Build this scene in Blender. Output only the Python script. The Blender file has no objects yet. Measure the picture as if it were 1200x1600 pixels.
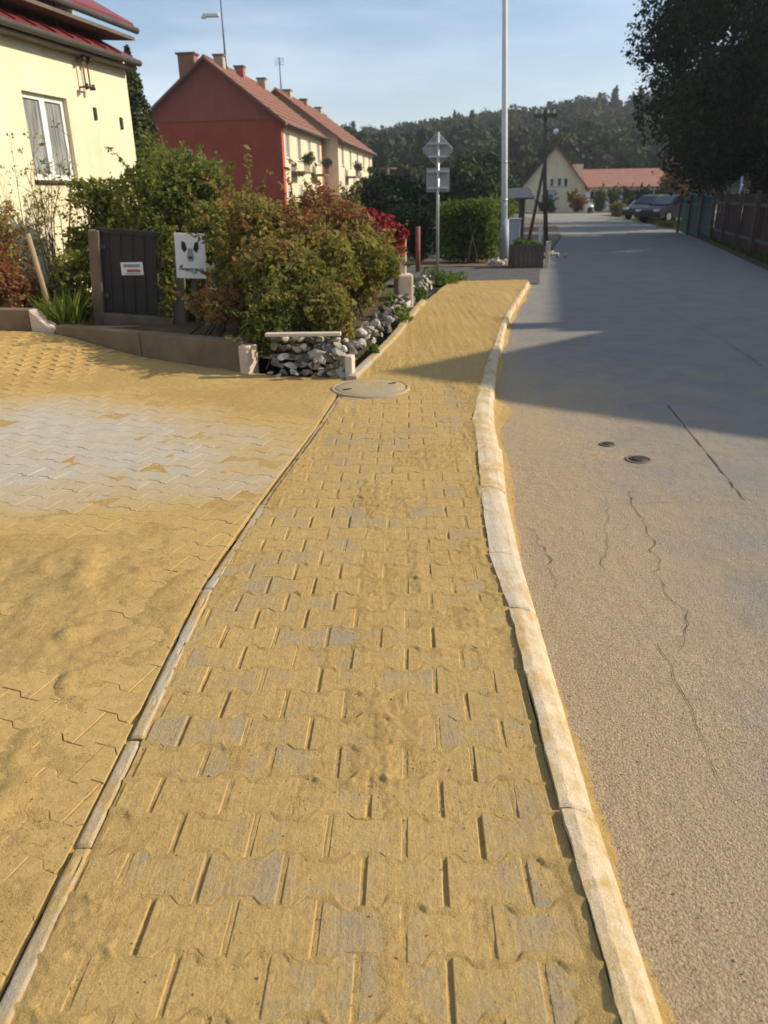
import bpy, math, random
import numpy as np
from mathutils import Vector, Matrix
R = math.radians
random.seed(7)
rng = np.random.default_rng(7)
S = bpy.context.scene
COL = S.collection

# ------------------------------------------------------------------ camera, sky, sun, exposure
cam_d = bpy.data.cameras.new('camera')
cam = bpy.data.objects.new('camera', cam_d); COL.objects.link(cam); S.camera = cam
cam_d.sensor_fit = 'VERTICAL'; cam_d.sensor_height = 24; cam_d.lens = 18.0
cam_d.clip_start = 0.05; cam_d.clip_end = 3000
cam.matrix_world = Matrix.Translation((0, 0, 1.55)) @ Matrix.Rotation(R(90 - 22.3), 4, 'X') @ Matrix.Rotation(R(-1.0), 4, 'Z')
cam_d.dof.use_dof = True; cam_d.dof.focus_distance = 3.0; cam_d.dof.aperture_fstop = 2.6
SUN_AZ, SUN_EL = 87.0, 31.0
w = bpy.data.worlds.new('World'); S.world = w; w.use_nodes = True
nt = w.node_tree; N = nt.nodes; L = nt.links
bg = N['Background']; sky = N.new('ShaderNodeTexSky'); sky.sky_type = 'NISHITA'; sky.sun_disc = False
sky.sun_elevation = R(SUN_EL); sky.sun_rotation = R(SUN_AZ); sky.air_density = 1.0; sky.dust_density = 1.0; sky.ozone_density = 2.2
tc = N.new('ShaderNodeTexCoord'); mp = N.new('ShaderNodeMapping'); mp.inputs['Scale'].default_value = (1.1, 1.1, 6.0)
no = N.new('ShaderNodeTexNoise'); no.inputs['Scale'].default_value = 1.7; no.inputs['Detail'].default_value = 7; no.inputs['Roughness'].default_value = .55
rp = N.new('ShaderNodeValToRGB'); rp.color_ramp.elements[0].position = .42; rp.color_ramp.elements[1].position = .76
rp.color_ramp.elements[1].color = (.62, .62, .62, 1)
mx = N.new('ShaderNodeMix'); mx.data_type = 'RGBA'; mx.inputs['B'].default_value = (6.6, 7.2, 8.0, 1)
L.new(tc.outputs['Generated'], mp.inputs['Vector']); L.new(mp.outputs[0], no.inputs['Vector']); L.new(no.outputs['Fac'], rp.inputs[0])
L.new(rp.outputs[0], mx.inputs['Factor']); L.new(sky.outputs[0], mx.inputs['A']); L.new(mx.outputs['Result'], bg.inputs['Color'])
bg.inputs['Strength'].default_value = 0.128
sd = bpy.data.lights.new('sun', 'SUN'); sd.energy = 4.5; sd.angle = R(.6); sd.color = (1, .86, .66)
sun = bpy.data.objects.new('sun', sd); COL.objects.link(sun)
sv = Vector((math.sin(R(SUN_AZ)) * math.cos(R(SUN_EL)), math.cos(R(SUN_AZ)) * math.cos(R(SUN_EL)), math.sin(R(SUN_EL))))
sun.rotation_euler = sv.to_track_quat('Z', 'Y').to_euler()
S.view_settings.view_transform = 'Standard'; S.view_settings.look = 'None'; S.view_settings.gamma = 1
S.view_settings.use_curve_mapping = False; S.view_settings.exposure = 0.34
S.render.engine = 'CYCLES'; S.cycles.use_denoising = True; S.cycles.max_bounces = 5
S.cycles.transparent_max_bounces = 6

# ------------------------------------------------------------------ materials
class NT:
    def __init__(s, name):
        s.m = bpy.data.materials.new(name); s.m.use_nodes = True
        s.n = s.m.node_tree.nodes; s.l = s.m.node_tree.links; s.b = s.n['Principled BSDF']
        s.pos = s.n.new('ShaderNodeNewGeometry').outputs['Position']
    def noise(s, scale, detail=4, rough=.55, stretch=None, obj=False):
        v = s.pos
        if obj: v = s.n.new('ShaderNodeTexCoord').outputs['Object']
        if stretch:
            mp = s.n.new('ShaderNodeMapping'); mp.inputs['Scale'].default_value = stretch
            s.l.new(v, mp.inputs['Vector']); v = mp.outputs[0]
        t = s.n.new('ShaderNodeTexNoise'); t.inputs['Scale'].default_value = scale; t.inputs['Detail'].default_value = detail
        t.inputs['Roughness'].default_value = rough; s.l.new(v, t.inputs['Vector']); return t.outputs['Fac']
    def ramp(s, f, stops):
        r = s.n.new('ShaderNodeValToRGB'); e = r.color_ramp.elements
        while len(e) < len(stops): e.new(.5)
        for i, (p, c) in enumerate(stops):
            e[i].position = p; e[i].color = (*c, 1) if not isinstance(c, (int, float)) else (c, c, c, 1)
        s.l.new(f, r.inputs[0]); return r.outputs[0]
    def mix(s, f, a, b, blend='MIX'):
        m = s.n.new('ShaderNodeMix'); m.data_type = 'RGBA'; m.blend_type = blend
        for k, v in (('Factor', f), ('A', a), ('B', b)):
            if isinstance(v, (int, float)): m.inputs[k].default_value = v if k == 'Factor' else (v, v, v, 1)
            elif isinstance(v, tuple): m.inputs[k].default_value = (*v, 1)
            else: s.l.new(v, m.inputs[k])
        return m.outputs['Result']
    def math(s, op, a, b=0.0):
        m = s.n.new('ShaderNodeMath'); m.operation = op
        for i, v in enumerate((a, b)):
            if isinstance(v, (int, float)): m.inputs[i].default_value = v
            else: s.l.new(v, m.inputs[i])
        return m.outputs[0]
    def attr(s, name):
        a = s.n.new('ShaderNodeAttribute'); a.attribute_name = name; return a.outputs['Fac']
    def rand(s): return s.n.new('ShaderNodeObjectInfo').outputs['Random']
    def out(s, col, rough=.9, bump=None, strength=.3, dist=.01, spec=.3, metal=0):
        if isinstance(col, tuple): s.b.inputs['Base Color'].default_value = (*col, 1)
        else: s.l.new(col, s.b.inputs['Base Color'])
        if isinstance(rough, (int, float)): s.b.inputs['Roughness'].default_value = rough
        else: s.l.new(rough, s.b.inputs['Roughness'])
        s.b.inputs['Specular IOR Level'].default_value = spec; s.b.inputs['Metallic'].default_value = metal
        if bump is not None:
            b = s.n.new('ShaderNodeBump'); b.inputs['Strength'].default_value = strength; b.inputs['Distance'].default_value = dist
            s.l.new(bump, b.inputs['Height']); s.l.new(b.outputs[0], s.b.inputs['Normal'])
        return s.m

def simple(name, a, b, scale=6, rough=.85, bump=.2, dist=.005, spec=.3, metal=0, stretch=None, bscale=None):
    t = NT(name); f = t.noise(scale, 5, .6, stretch)
    return t.out(t.ramp(f, [(.3, a), (.7, b)]), rough, t.noise(bscale or scale * 6, 4, .6, stretch), bump, dist, spec, metal)

def sand_color(t):
    a = t.noise(1.1, 6, .6); b = t.noise(26, 5, .7); c = t.noise(420, 2, .6)
    col = t.ramp(a, [(.25, (.36, .225, .07)), (.5, (.49, .325, .10)), (.75, (.61, .43, .15))])
    col = t.mix(.55, col, t.ramp(b, [(.3, (.27, .17, .055)), (.62, (.56, .385, .135))]))
    return t.mix(.35, col, t.ramp(c, [(.32, (.23, .15, .062)), (.68, (.64, .465, .21))]))

def m_sand():
    t = NT('sand'); col = sand_color(t)
    h = t.math('ADD', t.noise(42, 6, .7), t.math('MULTIPLY', t.noise(300, 3, .6), .5))
    return t.out(col, .95, h, .75, .014, .15)
M_SAND = m_sand()

def m_sanded(name, greys, lo, hi, mscale=2.3, attr=False, bscale=60, streak=True):
    """concrete with sand brushed over it; the sand lies in patches of its own"""
    t = NT(name); s = sand_color(t)
    g = t.ramp(t.noise(9, 6, .65), [(.3, greys[0]), (.7, greys[1])])
    g = t.mix(.35, g, t.ramp(t.noise(260, 2, .6), [(.3, tuple(x * .55 for x in greys[0])), (.7, tuple(min(1, x * 1.3) for x in greys[1]))]))
    f = t.math('ADD', t.noise(mscale, 5, .65), t.math('MULTIPLY', t.math('SUBTRACT', t.noise(30, 4, .7), .5), .35))
    if streak: f = t.math('ADD', f, t.math('MULTIPLY', t.math('SUBTRACT', t.noise(14, 4, .6, (1, .07, 1)), .5), .35))
    if attr == 'rand': f = t.math('ADD', f, t.math('MULTIPLY', t.math('SUBTRACT', t.rand(), .5), .16))
    elif attr: f = t.math('ADD', f, t.attr(attr))
    f = t.ramp(f, [(lo, 0.0), (hi, 1.0)])
    return t.out(t.mix(f, g, s), .92, t.math('ADD', t.noise(bscale, 6, .7), t.math('ADD', t.math('MULTIPLY', t.noise(420, 2), .3), t.math('MULTIPLY', t.noise(46, 4, .6, (1, .12, 1)), .6))), .75, .009, .2)
M_PAVER = m_sanded('sanded_paver', ((.29, .23, .145), (.40, .325, .21)), .28, .50, attr='rand')
def m_drive():
    t = NT('pale_paver'); sd_ = sand_color(t); sp = t.n.new('ShaderNodeSeparateXYZ'); t.l.new(t.pos, sp.inputs[0]); x, y = sp.outputs[0], sp.outputs[1]
    a = t.math('DIVIDE', t.math('ADD', x, 2.95), 2.1); b = t.math('DIVIDE', t.math('ADD', t.math('ADD', y, -5.05), t.math('MULTIPLY', t.math('ADD', x, 2.2), .22)), 1.15)
    q_ = t.math('ADD', t.math('MULTIPLY', a, a), t.math('MULTIPLY', b, b))
    f = t.math('ADD', t.math('MULTIPLY', q_, .62), t.math('MULTIPLY', t.math('SUBTRACT', t.noise(1.7, 6, .65), .5), 1.5))
    f = t.math('ADD', f, t.math('MULTIPLY', t.math('SUBTRACT', t.noise(24, 4, .7), .5), .5)); f = t.math('ADD', f, t.math('MULTIPLY', t.math('SUBTRACT', t.rand(), .5), .2))
    g = t.mix(.4, t.ramp(t.noise(8, 5, .6), [(.3, (.37, .335, .265)), (.7, (.50, .455, .365))]), t.ramp(t.noise(200, 2), [(.3, (.28, .255, .21)), (.7, (.62, .58, .50))]))
    return t.out(t.mix(t.ramp(f, [(.15, .06), (1.05, 1.0)]), g, sd_), .92, t.noise(60, 6, .7), .5, .008, .2)
M_DPAVER = m_drive()
M_KERB = m_sanded('kerb_concrete', ((.46, .365, .23), (.70, .58, .41)), .44, .68, mscale=4.6, bscale=45)
M_EDGE = m_sanded('edging_concrete', ((.36, .32, .25), (.48, .43, .33)), .38, .60, mscale=2.4)
M_KERBD = m_sanded('kerb_weathered', ((.44, .37, .27), (.62, .53, .39)), .50, .70, mscale=3.0, bscale=28)
M_MANH = m_sanded('cover_concrete', ((.30, .255, .19), (.42, .36, .27)), .40, .75)

def m_road():
    t = NT('asphalt')
    agg = t.n.new('ShaderNodeTexVoronoi'); agg.inputs['Scale'].default_value = 150; t.l.new(t.pos, agg.inputs['Vector'])
    base = t.ramp(t.noise(2.1, 7, .68), [(.25, (.17, .168, .158)), (.5, (.25, .246, .226)), (.75, (.33, .322, .29))])
    base = t.mix(.55, base, t.ramp(t.noise(190, 3, .65), [(.33, (.10, .096, .088)), (.52, (.25, .24, .22)), (.7, (.50, .475, .425))]))
    dust = t.ramp(t.noise(110, 3, .7), [(.3, (.27, .195, .108)), (.7, (.56, .435, .275))])
    f = t.math('ADD', t.attr('dust'), t.math('MULTIPLY', t.math('SUBTRACT', t.noise(1.9, 7, .7), .5), 1.35))
    f = t.math('ADD', f, t.math('MULTIPLY', t.math('SUBTRACT', t.noise(7, 4, .6, (1, .25, 1)), .5), .4))
    f = t.ramp(f, [(.12, 0.0), (.9, .95)])
    h = t.math('ADD', t.math('MULTIPLY', agg.outputs['Distance'], -.35), t.math('ADD', t.noise(130, 4, .7), t.math('MULTIPLY', t.noise(12, 5, .6), 2.0)))
    return t.out(t.mix(f, base, dust), .9, h, .85, .011, .2)
M_ROAD = m_road()
M_SIDE = simple('dark_asphalt', (.075, .074, .07), (.12, .117, .11), 3, .9, .5, .006, bscale=120)
M_CRACK = simple('crack_dirt', (.05, .038, .026), (.12, .092, .062), 12)
M_GROUND = simple('ground_grass', (.045, .06, .018), (.13, .10, .045), .8, .95, .6, .05, bscale=25)
M_SOIL = simple('soil', (.06, .042, .022), (.14, .10, .05), 3, .95, .6, .03, bscale=40)
def m_render(name, a, b, dirt, amt=.35):
    t = NT(name); c = t.ramp(t.noise(1.1, 6, .65), [(.3, a), (.7, b)]); st = t.ramp(t.noise(2.2, 6, .65, (1.6, 1.6, .16)), [(.48, 0.0), (.8, amt)])
    c = t.mix(st, c, dirt); c = t.mix(t.ramp(t.noise(.7, 7, .7), [(.52, 0.0), (.75, amt * .8)]), c, dirt)
    return t.out(c, .92, t.math('ADD', t.noise(130, 4, .6), t.math('MULTIPLY', t.noise(9, 4), 1.5)), .35, .006, .2)
M_CREAM = m_render('cream_render', (.70, .62, .41), (.80, .72, .51), (.42, .35, .22))
M_CREAM2 = m_render('pale_cream_render', (.62, .54, .37), (.74, .66, .47), (.38, .32, .21))
M_REDWALL = m_render('brick_red_render', (.35, .06, .032), (.43, .08, .045), (.20, .045, .03), .5)
M_MAROON = simple('maroon_boarding', (.29, .075, .052), (.35, .10, .07), 2.0, .85, .2, .01, stretch=(9, 9, .3))
M_TILE = simple('roof_tile_red', (.17, .078, .05), (.25, .115, .072), 3.0, .8, .4, .02)
M_TILE2 = simple('roof_tile_pale_red', (.26, .125, .09), (.34, .165, .12), 2.0, .8, .4, .02)
M_SHEETRED = simple('roof_sheet_dark_red', (.17, .028, .030), (.23, .045, .045), 2.0, .45, .1, .01)
M_GUTTER = simple('gutter_metal', (.055, .047, .04), (.085, .073, .06), 4, .5, .1)
M_SOFFIT = simple('soffit_board', (.11, .095, .075), (.16, .135, .105), 3, .8, .2)
M_WHITE = simple('white_paint', (.74, .73, .70), (.82, .81, .78), 4, .4, .05)
M_BRICK = simple('chimney_brick', (.26, .10, .06), (.36, .17, .11), 7, .9, .5, .02)
M_CHIMP = simple('chimney_render', (.36, .29, .20), (.48, .39, .28), 5, .9, .3)
M_CONC = simple('old_concrete', (.13, .098, .062), (.21, .16, .105), 3.5, .92, .4, .008, bscale=45)
M_CONCP = simple('pale_concrete', (.52, .42, .32), (.66, .55, .43), 3.5, .92, .4, .008, bscale=45)
M_DARKP = simple('dark_panel', (.030, .026, .022), (.042, .036, .03), 3, .6, .1)
M_WOOD = simple('grey_wood', (.26, .19, .11), (.38, .29, .18), 6, .9, .4, .006, stretch=(6, 6, .5))
M_DWOOD = simple('dark_wood', (.075, .06, .045), (.13, .105, .078), 6, .9, .4, .006, stretch=(6, 6, .5))
M_BWOOD = simple('brown_fence_board', (.05, .026, .021), (.085, .042, .033), 4, .8, .3, .004, stretch=(6, 6, .6))
M_TEAL = simple('teal_fence_board', (.035, .085, .074), (.06, .125, .108), 4, .8, .3, .004, stretch=(6, 6, .6))
M_REDPOST = simple('rust_red_post', (.20, .06, .04), (.29, .10, .07), 8, .7, .2)
M_GALV = simple('galvanised_steel', (.40, .41, .41), (.54, .55, .55), 9, .42, .05, .002, .5, .55)
M_SIGNB = simple('sign_back', (.26, .27, .27), (.36, .37, .36), 7, .55, .1, .002, .4, .3)
M_LAMPP = simple('lamp_pole_paint', (.66, .67, .68), (.76, .77, .77), 3, .4, .05)
M_CAB = simple('cabinet_paint', (.30, .34, .40), (.38, .42, .48), 3, .5, .05)
M_SLATE = simple('slate_roof', (.05, .06, .075), (.09, .10, .12), 5, .6, .3)
M_BARK = simple('bark', (.055, .040, .028), (.12, .09, .065), 5, .95, .8, .03, stretch=(5, 5, .8))
M_STONEW = simple('white_stone', (.26, .22, .165), (.76, .72, .64), 9, .9, .5, .02, bscale=22)
M_STONEG = simple('grey_stone', (.06, .054, .043), (.24, .22, .19), 9, .9, .5, .02, bscale=22)
M_STONEM = simple('mid_stone', (.28, .25, .20), (.45, .41, .34), 5, .9, .5, .02, bscale=22)
M_CREAMC = simple('dark_drape', (.25, .25, .24), (.4, .4, .38), 2)
M_INK = simple('black_ink', (.02, .02, .02), (.04, .04, .04), 5)
M_GREYINK = simple('grey_ink', (.25, .27, .28), (.34, .36, .37), 5)
M_REDINK = simple('red_ink', (.45, .10, .10), (.55, .16, .15), 5)
M_TYRE = simple('tyre_rubber', (.012, .012, .012), (.025, .025, .025), 20)
M_RIM = simple('rim_alloy', (.3, .3, .31), (.42, .42, .43), 20, .35, .05, .002, .5, .7)
M_CARD = simple('car_paint_dark', (.018, .02, .025), (.028, .03, .036), 2, .45, 0, .001, .25)
M_CARG = simple('car_paint_green', (.035, .055, .04), (.05, .07, .052), 2, .45, 0, .001, .25)
M_CARS = simple('car_paint_silver', (.28, .29, .30), (.36, .37, .38), 2, .25, 0, .001, .5)
M_LENSR = simple('rear_lens', (.20, .01, .01), (.30, .02, .02), 9, .2)
M_LENSW = simple('front_lens', (.55, .55, .55), (.7, .7, .7), 9, .15)
def m_glass(name, c, rough=.06):
    t = NT(name); return t.out(c, rough, t.noise(1.5, 2), .05, .02, .8)
M_GLASS = m_glass('window_glass', (.035, .04, .045))
def m_curtain():
    t = NT('curtained_glass'); c = t.ramp(t.noise(7, 3, .5, (5, 5, .25)), [(.3, (.10, .105, .10)), (.5, (.26, .265, .25)), (.7, (.44, .44, .42))]); return t.out(c, .08, spec=.7)
M_GLASSL = m_curtain()

def m_leaf(name, stops, trans=.35, rough=.65):
    t = NT(name); col = t.ramp(t.attr('tint'), stops)
    t.out(col, rough, spec=.12)
    tr = t.n.new('ShaderNodeBsdfTranslucent'); ms = t.n.new('ShaderNodeMixShader'); ms.inputs[0].default_value = trans
    t.l.new(t.mix(.5, col, (1, 1, .3), 'MULTIPLY'), tr.inputs['Color'])
    t.l.new(t.b.outputs[0], ms.inputs[1]); t.l.new(tr.outputs[0], ms.inputs[2])
    t.l.new(ms.outputs[0], t.n['Material Output'].inputs['Surface']); return t.m
LF_RUST = m_leaf('leaves_rust', [(0, (0.122, 0.137, 0.031)), (0.3, (0.237, 0.237, 0.057)), (0.55, (0.331, 0.237, 0.084)), (0.75, (0.316, 0.144, 0.071)), (1, (0.287, 0.086, 0.061))], 0.5)
LF_OLIVE = m_leaf('leaves_olive', [(0, (0.081, 0.115, 0.028)), (0.4, (0.172, 0.202, 0.046)), (0.75, (0.299, 0.287, 0.074)), (1, (0.46, 0.322, 0.115))], 0.5)
LF_GREEN = m_leaf('leaves_green', [(0, (0.049, 0.092, 0.02)), (0.5, (0.108, 0.175, 0.033)), (0.85, (0.184, 0.25, 0.049)), (1, (0.283, 0.283, 0.067))], 0.5)
LF_LIME = m_leaf('leaves_lime', [(0, (.08, .13, .018)), (.5, (.13, .19, .026)), (1, (.22, .25, .04))])
LF_RED = m_leaf('leaves_crimson', [(0, (0.115, 0.025, 0.023)), (0.5, (0.276, 0.028, 0.034)), (0.85, (0.368, 0.052, 0.046)), (1, (0.184, 0.138, 0.034))])
LF_DARK = m_leaf('leaves_dark', [(0, (.012, .032, .013)), (.5, (.024, .052, .018)), (1, (.055, .085, .024))], .22)
LF_CONI = m_leaf('needles_dark', [(0, (0.028, 0.045, 0.017)), (0.6, (0.063, 0.084, 0.028)), (1, (0.119, 0.119, 0.042))], .1)
LF_ORANGE = m_leaf('leaves_orange', [(0, (.16, .07, .02)), (.5, (.26, .12, .03)), (1, (.32, .18, .05))])
LF_FOREST = m_leaf('leaves_forest', [(0, (0.023, 0.039, 0.018)), (0.35, (0.041, 0.062, 0.025)), (0.7, (0.067, 0.088, 0.031)), (1, (0.113, 0.119, 0.039))], .2)
LF_GRASS = m_leaf('grass_blades', [(0, (.05, .075, .018)), (.5, (.09, .11, .028)), (1, (.18, .16, .06))])
LF_STRAW = m_leaf('leaves_straw', [(0, (.20, .16, .07)), (.5, (.30, .25, .12)), (1, (.16, .17, .05))])

# ------------------------------------------------------------------ mesh helpers
class MB:
    def __init__(s): s.v = []; s.f = []
    def quad(s, *p):
        n = len(s.v); s.v += [tuple(x) for x in p]; s.f.append(tuple(range(n, n + len(p)))); return s
    def box(s, c, d, rz=0, M=None):
        n = len(s.v); ca, sa = math.cos(rz), math.sin(rz)
        for z in (-1, 1):
            for x, y in ((-1, -1), (1, -1), (1, 1), (-1, 1)):
                px, py, pz = x * d[0] / 2, y * d[1] / 2, z * d[2] / 2
                q = Vector((c[0] + px * ca - py * sa, c[1] + px * sa + py * ca, c[2] + pz))
                s.v.append(tuple(M @ q) if M else tuple(q))
        s.f += [tuple(n + i for i in q) for q in ((3, 2, 1, 0), (4, 5, 6, 7), (0, 1, 5, 4), (1, 2, 6, 5), (2, 3, 7, 6), (3, 0, 4, 7))]
        return s
    def obox(s, o, ax, n_, up, a0, a1, b0, b1, z0, z1):
        """box spanned along ax [a0,a1], normal n_ [b0,b1], up [z0,z1] from origin o"""
        o, ax, n_, up = Vector(o), Vector(ax), Vector(n_), Vector(up); n = len(s.v)
        for z in (z0, z1):
            for a, b in ((a0, b0), (a1, b0), (a1, b1), (a0, b1)): s.v.append(tuple(o + ax * a + n_ * b + up * z))
        s.f += [tuple(n + i for i in q) for q in ((3, 2, 1, 0), (4, 5, 6, 7), (0, 1, 5, 4), (1, 2, 6, 5), (2, 3, 7, 6), (3, 0, 4, 7))]
        return s
    def prism(s, poly, z0, z1, M=None):
        n = len(s.v); k = len(poly)
        for z in (z0, z1):
            for x, y in poly:
                q = Vector((x, y, z)); s.v.append(tuple(M @ q) if M else tuple(q))
        s.f.append(tuple(n + i for i in reversed(range(k)))); s.f.append(tuple(n + k + i for i in range(k)))
        for i in range(k): j = (i + 1) % k; s.f.append((n + i, n + j, n + k + j, n + k + i))
        return s
    def tube(s, pts, rad, seg=8, cap=True):
        pts = [Vector(p) for p in pts]
        if isinstance(rad, (int, float)): rad = [rad] * len(pts)
        n = len(s.v); a = None
        for i, p in enumerate(pts):
            d = (pts[min(i + 1, len(pts) - 1)] - pts[max(i - 1, 0)]).normalized()
            if a is None: a = d.orthogonal().normalized()
            a = (a - d * a.dot(d)).normalized(); b = d.cross(a)
            for k in range(seg):
                t = 2 * math.pi * k / seg; s.v.append(tuple(p + (a * math.cos(t) + b * math.sin(t)) * rad[i]))
        for i in range(len(pts) - 1):
            for k in range(seg):
                q = (k + 1) % seg; s.f.append((n + i * seg + k, n + i * seg + q, n + (i + 1) * seg + q, n + (i + 1) * seg + k))
        if cap:
            s.f.append(tuple(n + k for k in reversed(range(seg)))); s.f.append(tuple(n + (len(pts) - 1) * seg + k for k in range(seg)))
        return s
    def lathe(s, c, prof, seg=24):
        n = len(s.v)
        for r, z in prof:
            for k in range(seg):
                t = 2 * math.pi * k / seg; s.v.append((c[0] + r * math.cos(t), c[1] + r * math.sin(t), c[2] + z))
        for i in range(len(prof) - 1):
            for k in range(seg):
                q = (k + 1) % seg; s.f.append((n + i * seg + k, n + i * seg + q, n + (i + 1) * seg + q, n + (i + 1) * seg + k))
        s.f.append(tuple(n + (len(prof) - 1) * seg + k for k in range(seg)))
        return s
    def mesh(s, name, m):
        me = bpy.data.meshes.new(name); me.from_pydata(s.v, [], s.f); me.materials.append(m); me.update(); return me
    def build(s, name, m, parent=None, smooth=False, bevel=0):
        me = s.mesh(name, m)
        if smooth: me.polygons.foreach_set('use_smooth', [True] * len(me.polygons))
        o = add(name, me, parent)
        if bevel:
            b = o.modifiers.new('bevel', 'BEVEL'); b.width = bevel; b.segments = 2; b.limit_method = 'ANGLE'
        return o
def add(name, me, parent=None):
    o = bpy.data.objects.new(name, me); COL.objects.link(o)
    if parent: o.parent = parent
    return o
def empty(name, label, cat, group=None):
    o = bpy.data.objects.new(name, None); COL.objects.link(o); o.empty_display_size = .2; return tag(o, label, cat, group)
def tag(o, label=None, cat=None, group=None, kind=None):
    for k, v in (('label', label), ('category', cat), ('group', group), ('kind', kind)):
        if v: o[k] = v
    return o
def fast_mesh(name, V, F, m, attrs=None, smooth=False):
    """V (n,3), F (m,k) numpy"""
    me = bpy.data.meshes.new(name); V = np.asarray(V, np.float32); F = np.asarray(F, np.int32); k = F.shape[1]
    me.vertices.add(len(V)); me.vertices.foreach_set('co', V.ravel())
    me.loops.add(F.size); me.loops.foreach_set('vertex_index', F.ravel())
    me.polygons.add(len(F)); me.polygons.foreach_set('loop_start', np.arange(0, F.size, k, dtype=np.int32))
    me.update(calc_edges=True)
    if smooth: me.polygons.foreach_set('use_smooth', np.ones(len(F), bool))
    for an, a in (attrs or {}).items():
        at = me.attributes.new(an, 'FLOAT', 'POINT'); at.data.foreach_set('value', np.asarray(a, np.float32))
    me.materials.append(m); me.validate(); return me
def grid_mesh(name, X, Y, Z, m, attrs=None, smooth=True):
    r, c = X.shape; V = np.stack([X, Y, Z], -1).reshape(-1, 3)
    i = np.arange(r * c).reshape(r, c); F = np.stack([i[:-1, :-1], i[:-1, 1:], i[1:, 1:], i[1:, :-1]], -1).reshape(-1, 4)
    return fast_mesh(name, V, F, m, {k: a.ravel() for k, a in (attrs or {}).items()}, smooth)
def vnoise(x, y, seed=0):
    xi = np.floor(x).astype(np.int64); yi = np.floor(y).astype(np.int64); xf = x - xi; yf = y - yi
    def h(a, b):
        n = (a * 374761393 + b * 668265263 + seed * 144665) & 0xffffffff
        n = ((n ^ (n >> 13)) * 1274126177) & 0xffffffff; return ((n ^ (n >> 16)) & 0xffff) / 65535.0
    u = xf * xf * (3 - 2 * xf); v = yf * yf * (3 - 2 * yf)
    return (h(xi, yi) * (1 - u) + h(xi + 1, yi) * u) * (1 - v) + (h(xi, yi + 1) * (1 - u) + h(xi + 1, yi + 1) * u) * v
def fbm(x, y, oct=4, seed=0, gain=.5):
    a, s, t = 1., 0., 0.
    for i in range(oct): s = s + a * vnoise(x * 2 ** i + 17.3 * i, y * 2 ** i + 9.1 * i, seed + i); t += a; a *= gain
    return s / t
def sstep(x, a, b): t = np.clip((x - a) / (b - a), 0, 1); return t * t * (3 - 2 * t)

# ------------------------------------------------------------------ plan of the place (metres; camera stands at x=0 y=0)
def curve(pts):
    ys = np.array([p[1] for p in pts]); xs = np.array([p[0] for p in pts])
    def f(y):
        y = np.asarray(y, float); d = .25
        return (np.interp(y - d, ys, xs) + np.interp(y, ys, xs) * 2 + np.interp(y + d, ys, xs)) / 4
    return f
walk_l = curve([(-.80, -2), (-.81, 1), (-.785, 1.8), (-.765, 3.05), (-.63, 4.2), (-.46, 5.4), (-.36, 6.4), (-.24, 7.0), (.10, 8.7), (.42, 10.7), (.75, 12.8), (1.3, 15.2), (1.5, 16)])
walk_r = curve([(.43, -2), (.445, 1), (.46, 2.1), (.50, 2.75), (.47, 3.2), (.55, 4.1), (.62, 4.9), (.67, 5.6), (.80, 6.3), (1.02, 7.5), (1.64, 10.5), (2.70, 14.8), (2.9, 15.6)])
kerb_r = curve([(.53, -2), (.548, 1), (.575, 2.1), (.615, 2.7), (.635, 3.2), (.70, 4.1), (.80, 4.9), (.845, 5.6), (.94, 6.3), (1.14, 7.6), (1.73, 10.6), (2.78, 14.9), (2.98, 15.7)])
road_l = curve([(.56, -6), (.575, 1), (.60, 2.1), (.63, 2.7), (.67, 3.2), (.745, 4.1), (.86, 4.9), (.90, 5.6), (.99, 6.3), (1.17, 7.6), (1.80, 10.6), (2.86, 14.9), (3.5, 18), (4.4, 21.5), (5.6, 26), (7.4, 33), (10.0, 46), (11.4, 58), (11.6, 66)])
road_r = curve([(5.3, -6), (5.5, 3), (6.3, 9), (8.6, 17.8), (10.8, 26), (13.2, 35.3), (15.5, 48.5), (17, 58), (17.4, 66)])
ROADZ = -.075

# ---------------- ground, roads
g = MB(); g.quad((-900, -200, -.115), (900, -200, -.115), (900, 1500, -.115), (-900, 1500, -.115))
tag(g.build('ground', M_GROUND), kind='structure')
ys = np.concatenate([np.linspace(-5, 8, 200), np.linspace(8.1, 66, 120)])
us = np.concatenate([np.linspace(0, .3, 40), np.linspace(.32, 1, 36)])
U, Yg = np.meshgrid(us, ys); A_, B_ = road_l(Yg) - .03, road_r(Yg); Xg = A_ + (B_ - A_) * U
Dk = Xg - road_l(Yg)
Zg = ROADZ + .012 * np.sin(U * np.pi) + (fbm(Xg * 1.3, Yg * 1.3, 3, 3) - .5) * .012
near = np.clip(1.15 - Yg / 22, .1, 1)
dust = (1.35 * np.exp(-np.maximum(Dk, 0) / .95) * near + .06) * (.18 + .82 * sstep(7.5 - Yg, -2.5, 1.5))
ro = add('road', grid_mesh('road', Xg, Yg, Zg, M_ROAD, {'dust': dust})); tag(ro, kind='structure')
# the crossroad at the far end and the side street on the left
yy = np.linspace(66, 74, 6); xx = np.linspace(-20, 45, 40); XX, YY = np.meshgrid(xx, yy)
tag(add('cross_road', grid_mesh('cross_road', XX, YY, YY * 0 + ROADZ - .004, M_ROAD, {'dust': XX * 0 + .25})), kind='structure')
sx = np.linspace(0, 1, 40); sy = np.linspace(0, 1, 8); SX, SY = np.meshgrid(sx, sy)
XS = -14 + (road_l(16.0 + SY * 3.6) + .02 + 14) * SX; YS = 15.5 + SY * 3.9 + (1 - SX) * 1.5
tag(add('side_street', grid_mesh('side_street', XS, YS, XS * 0 - .058, M_SIDE)), kind='structure')

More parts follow.
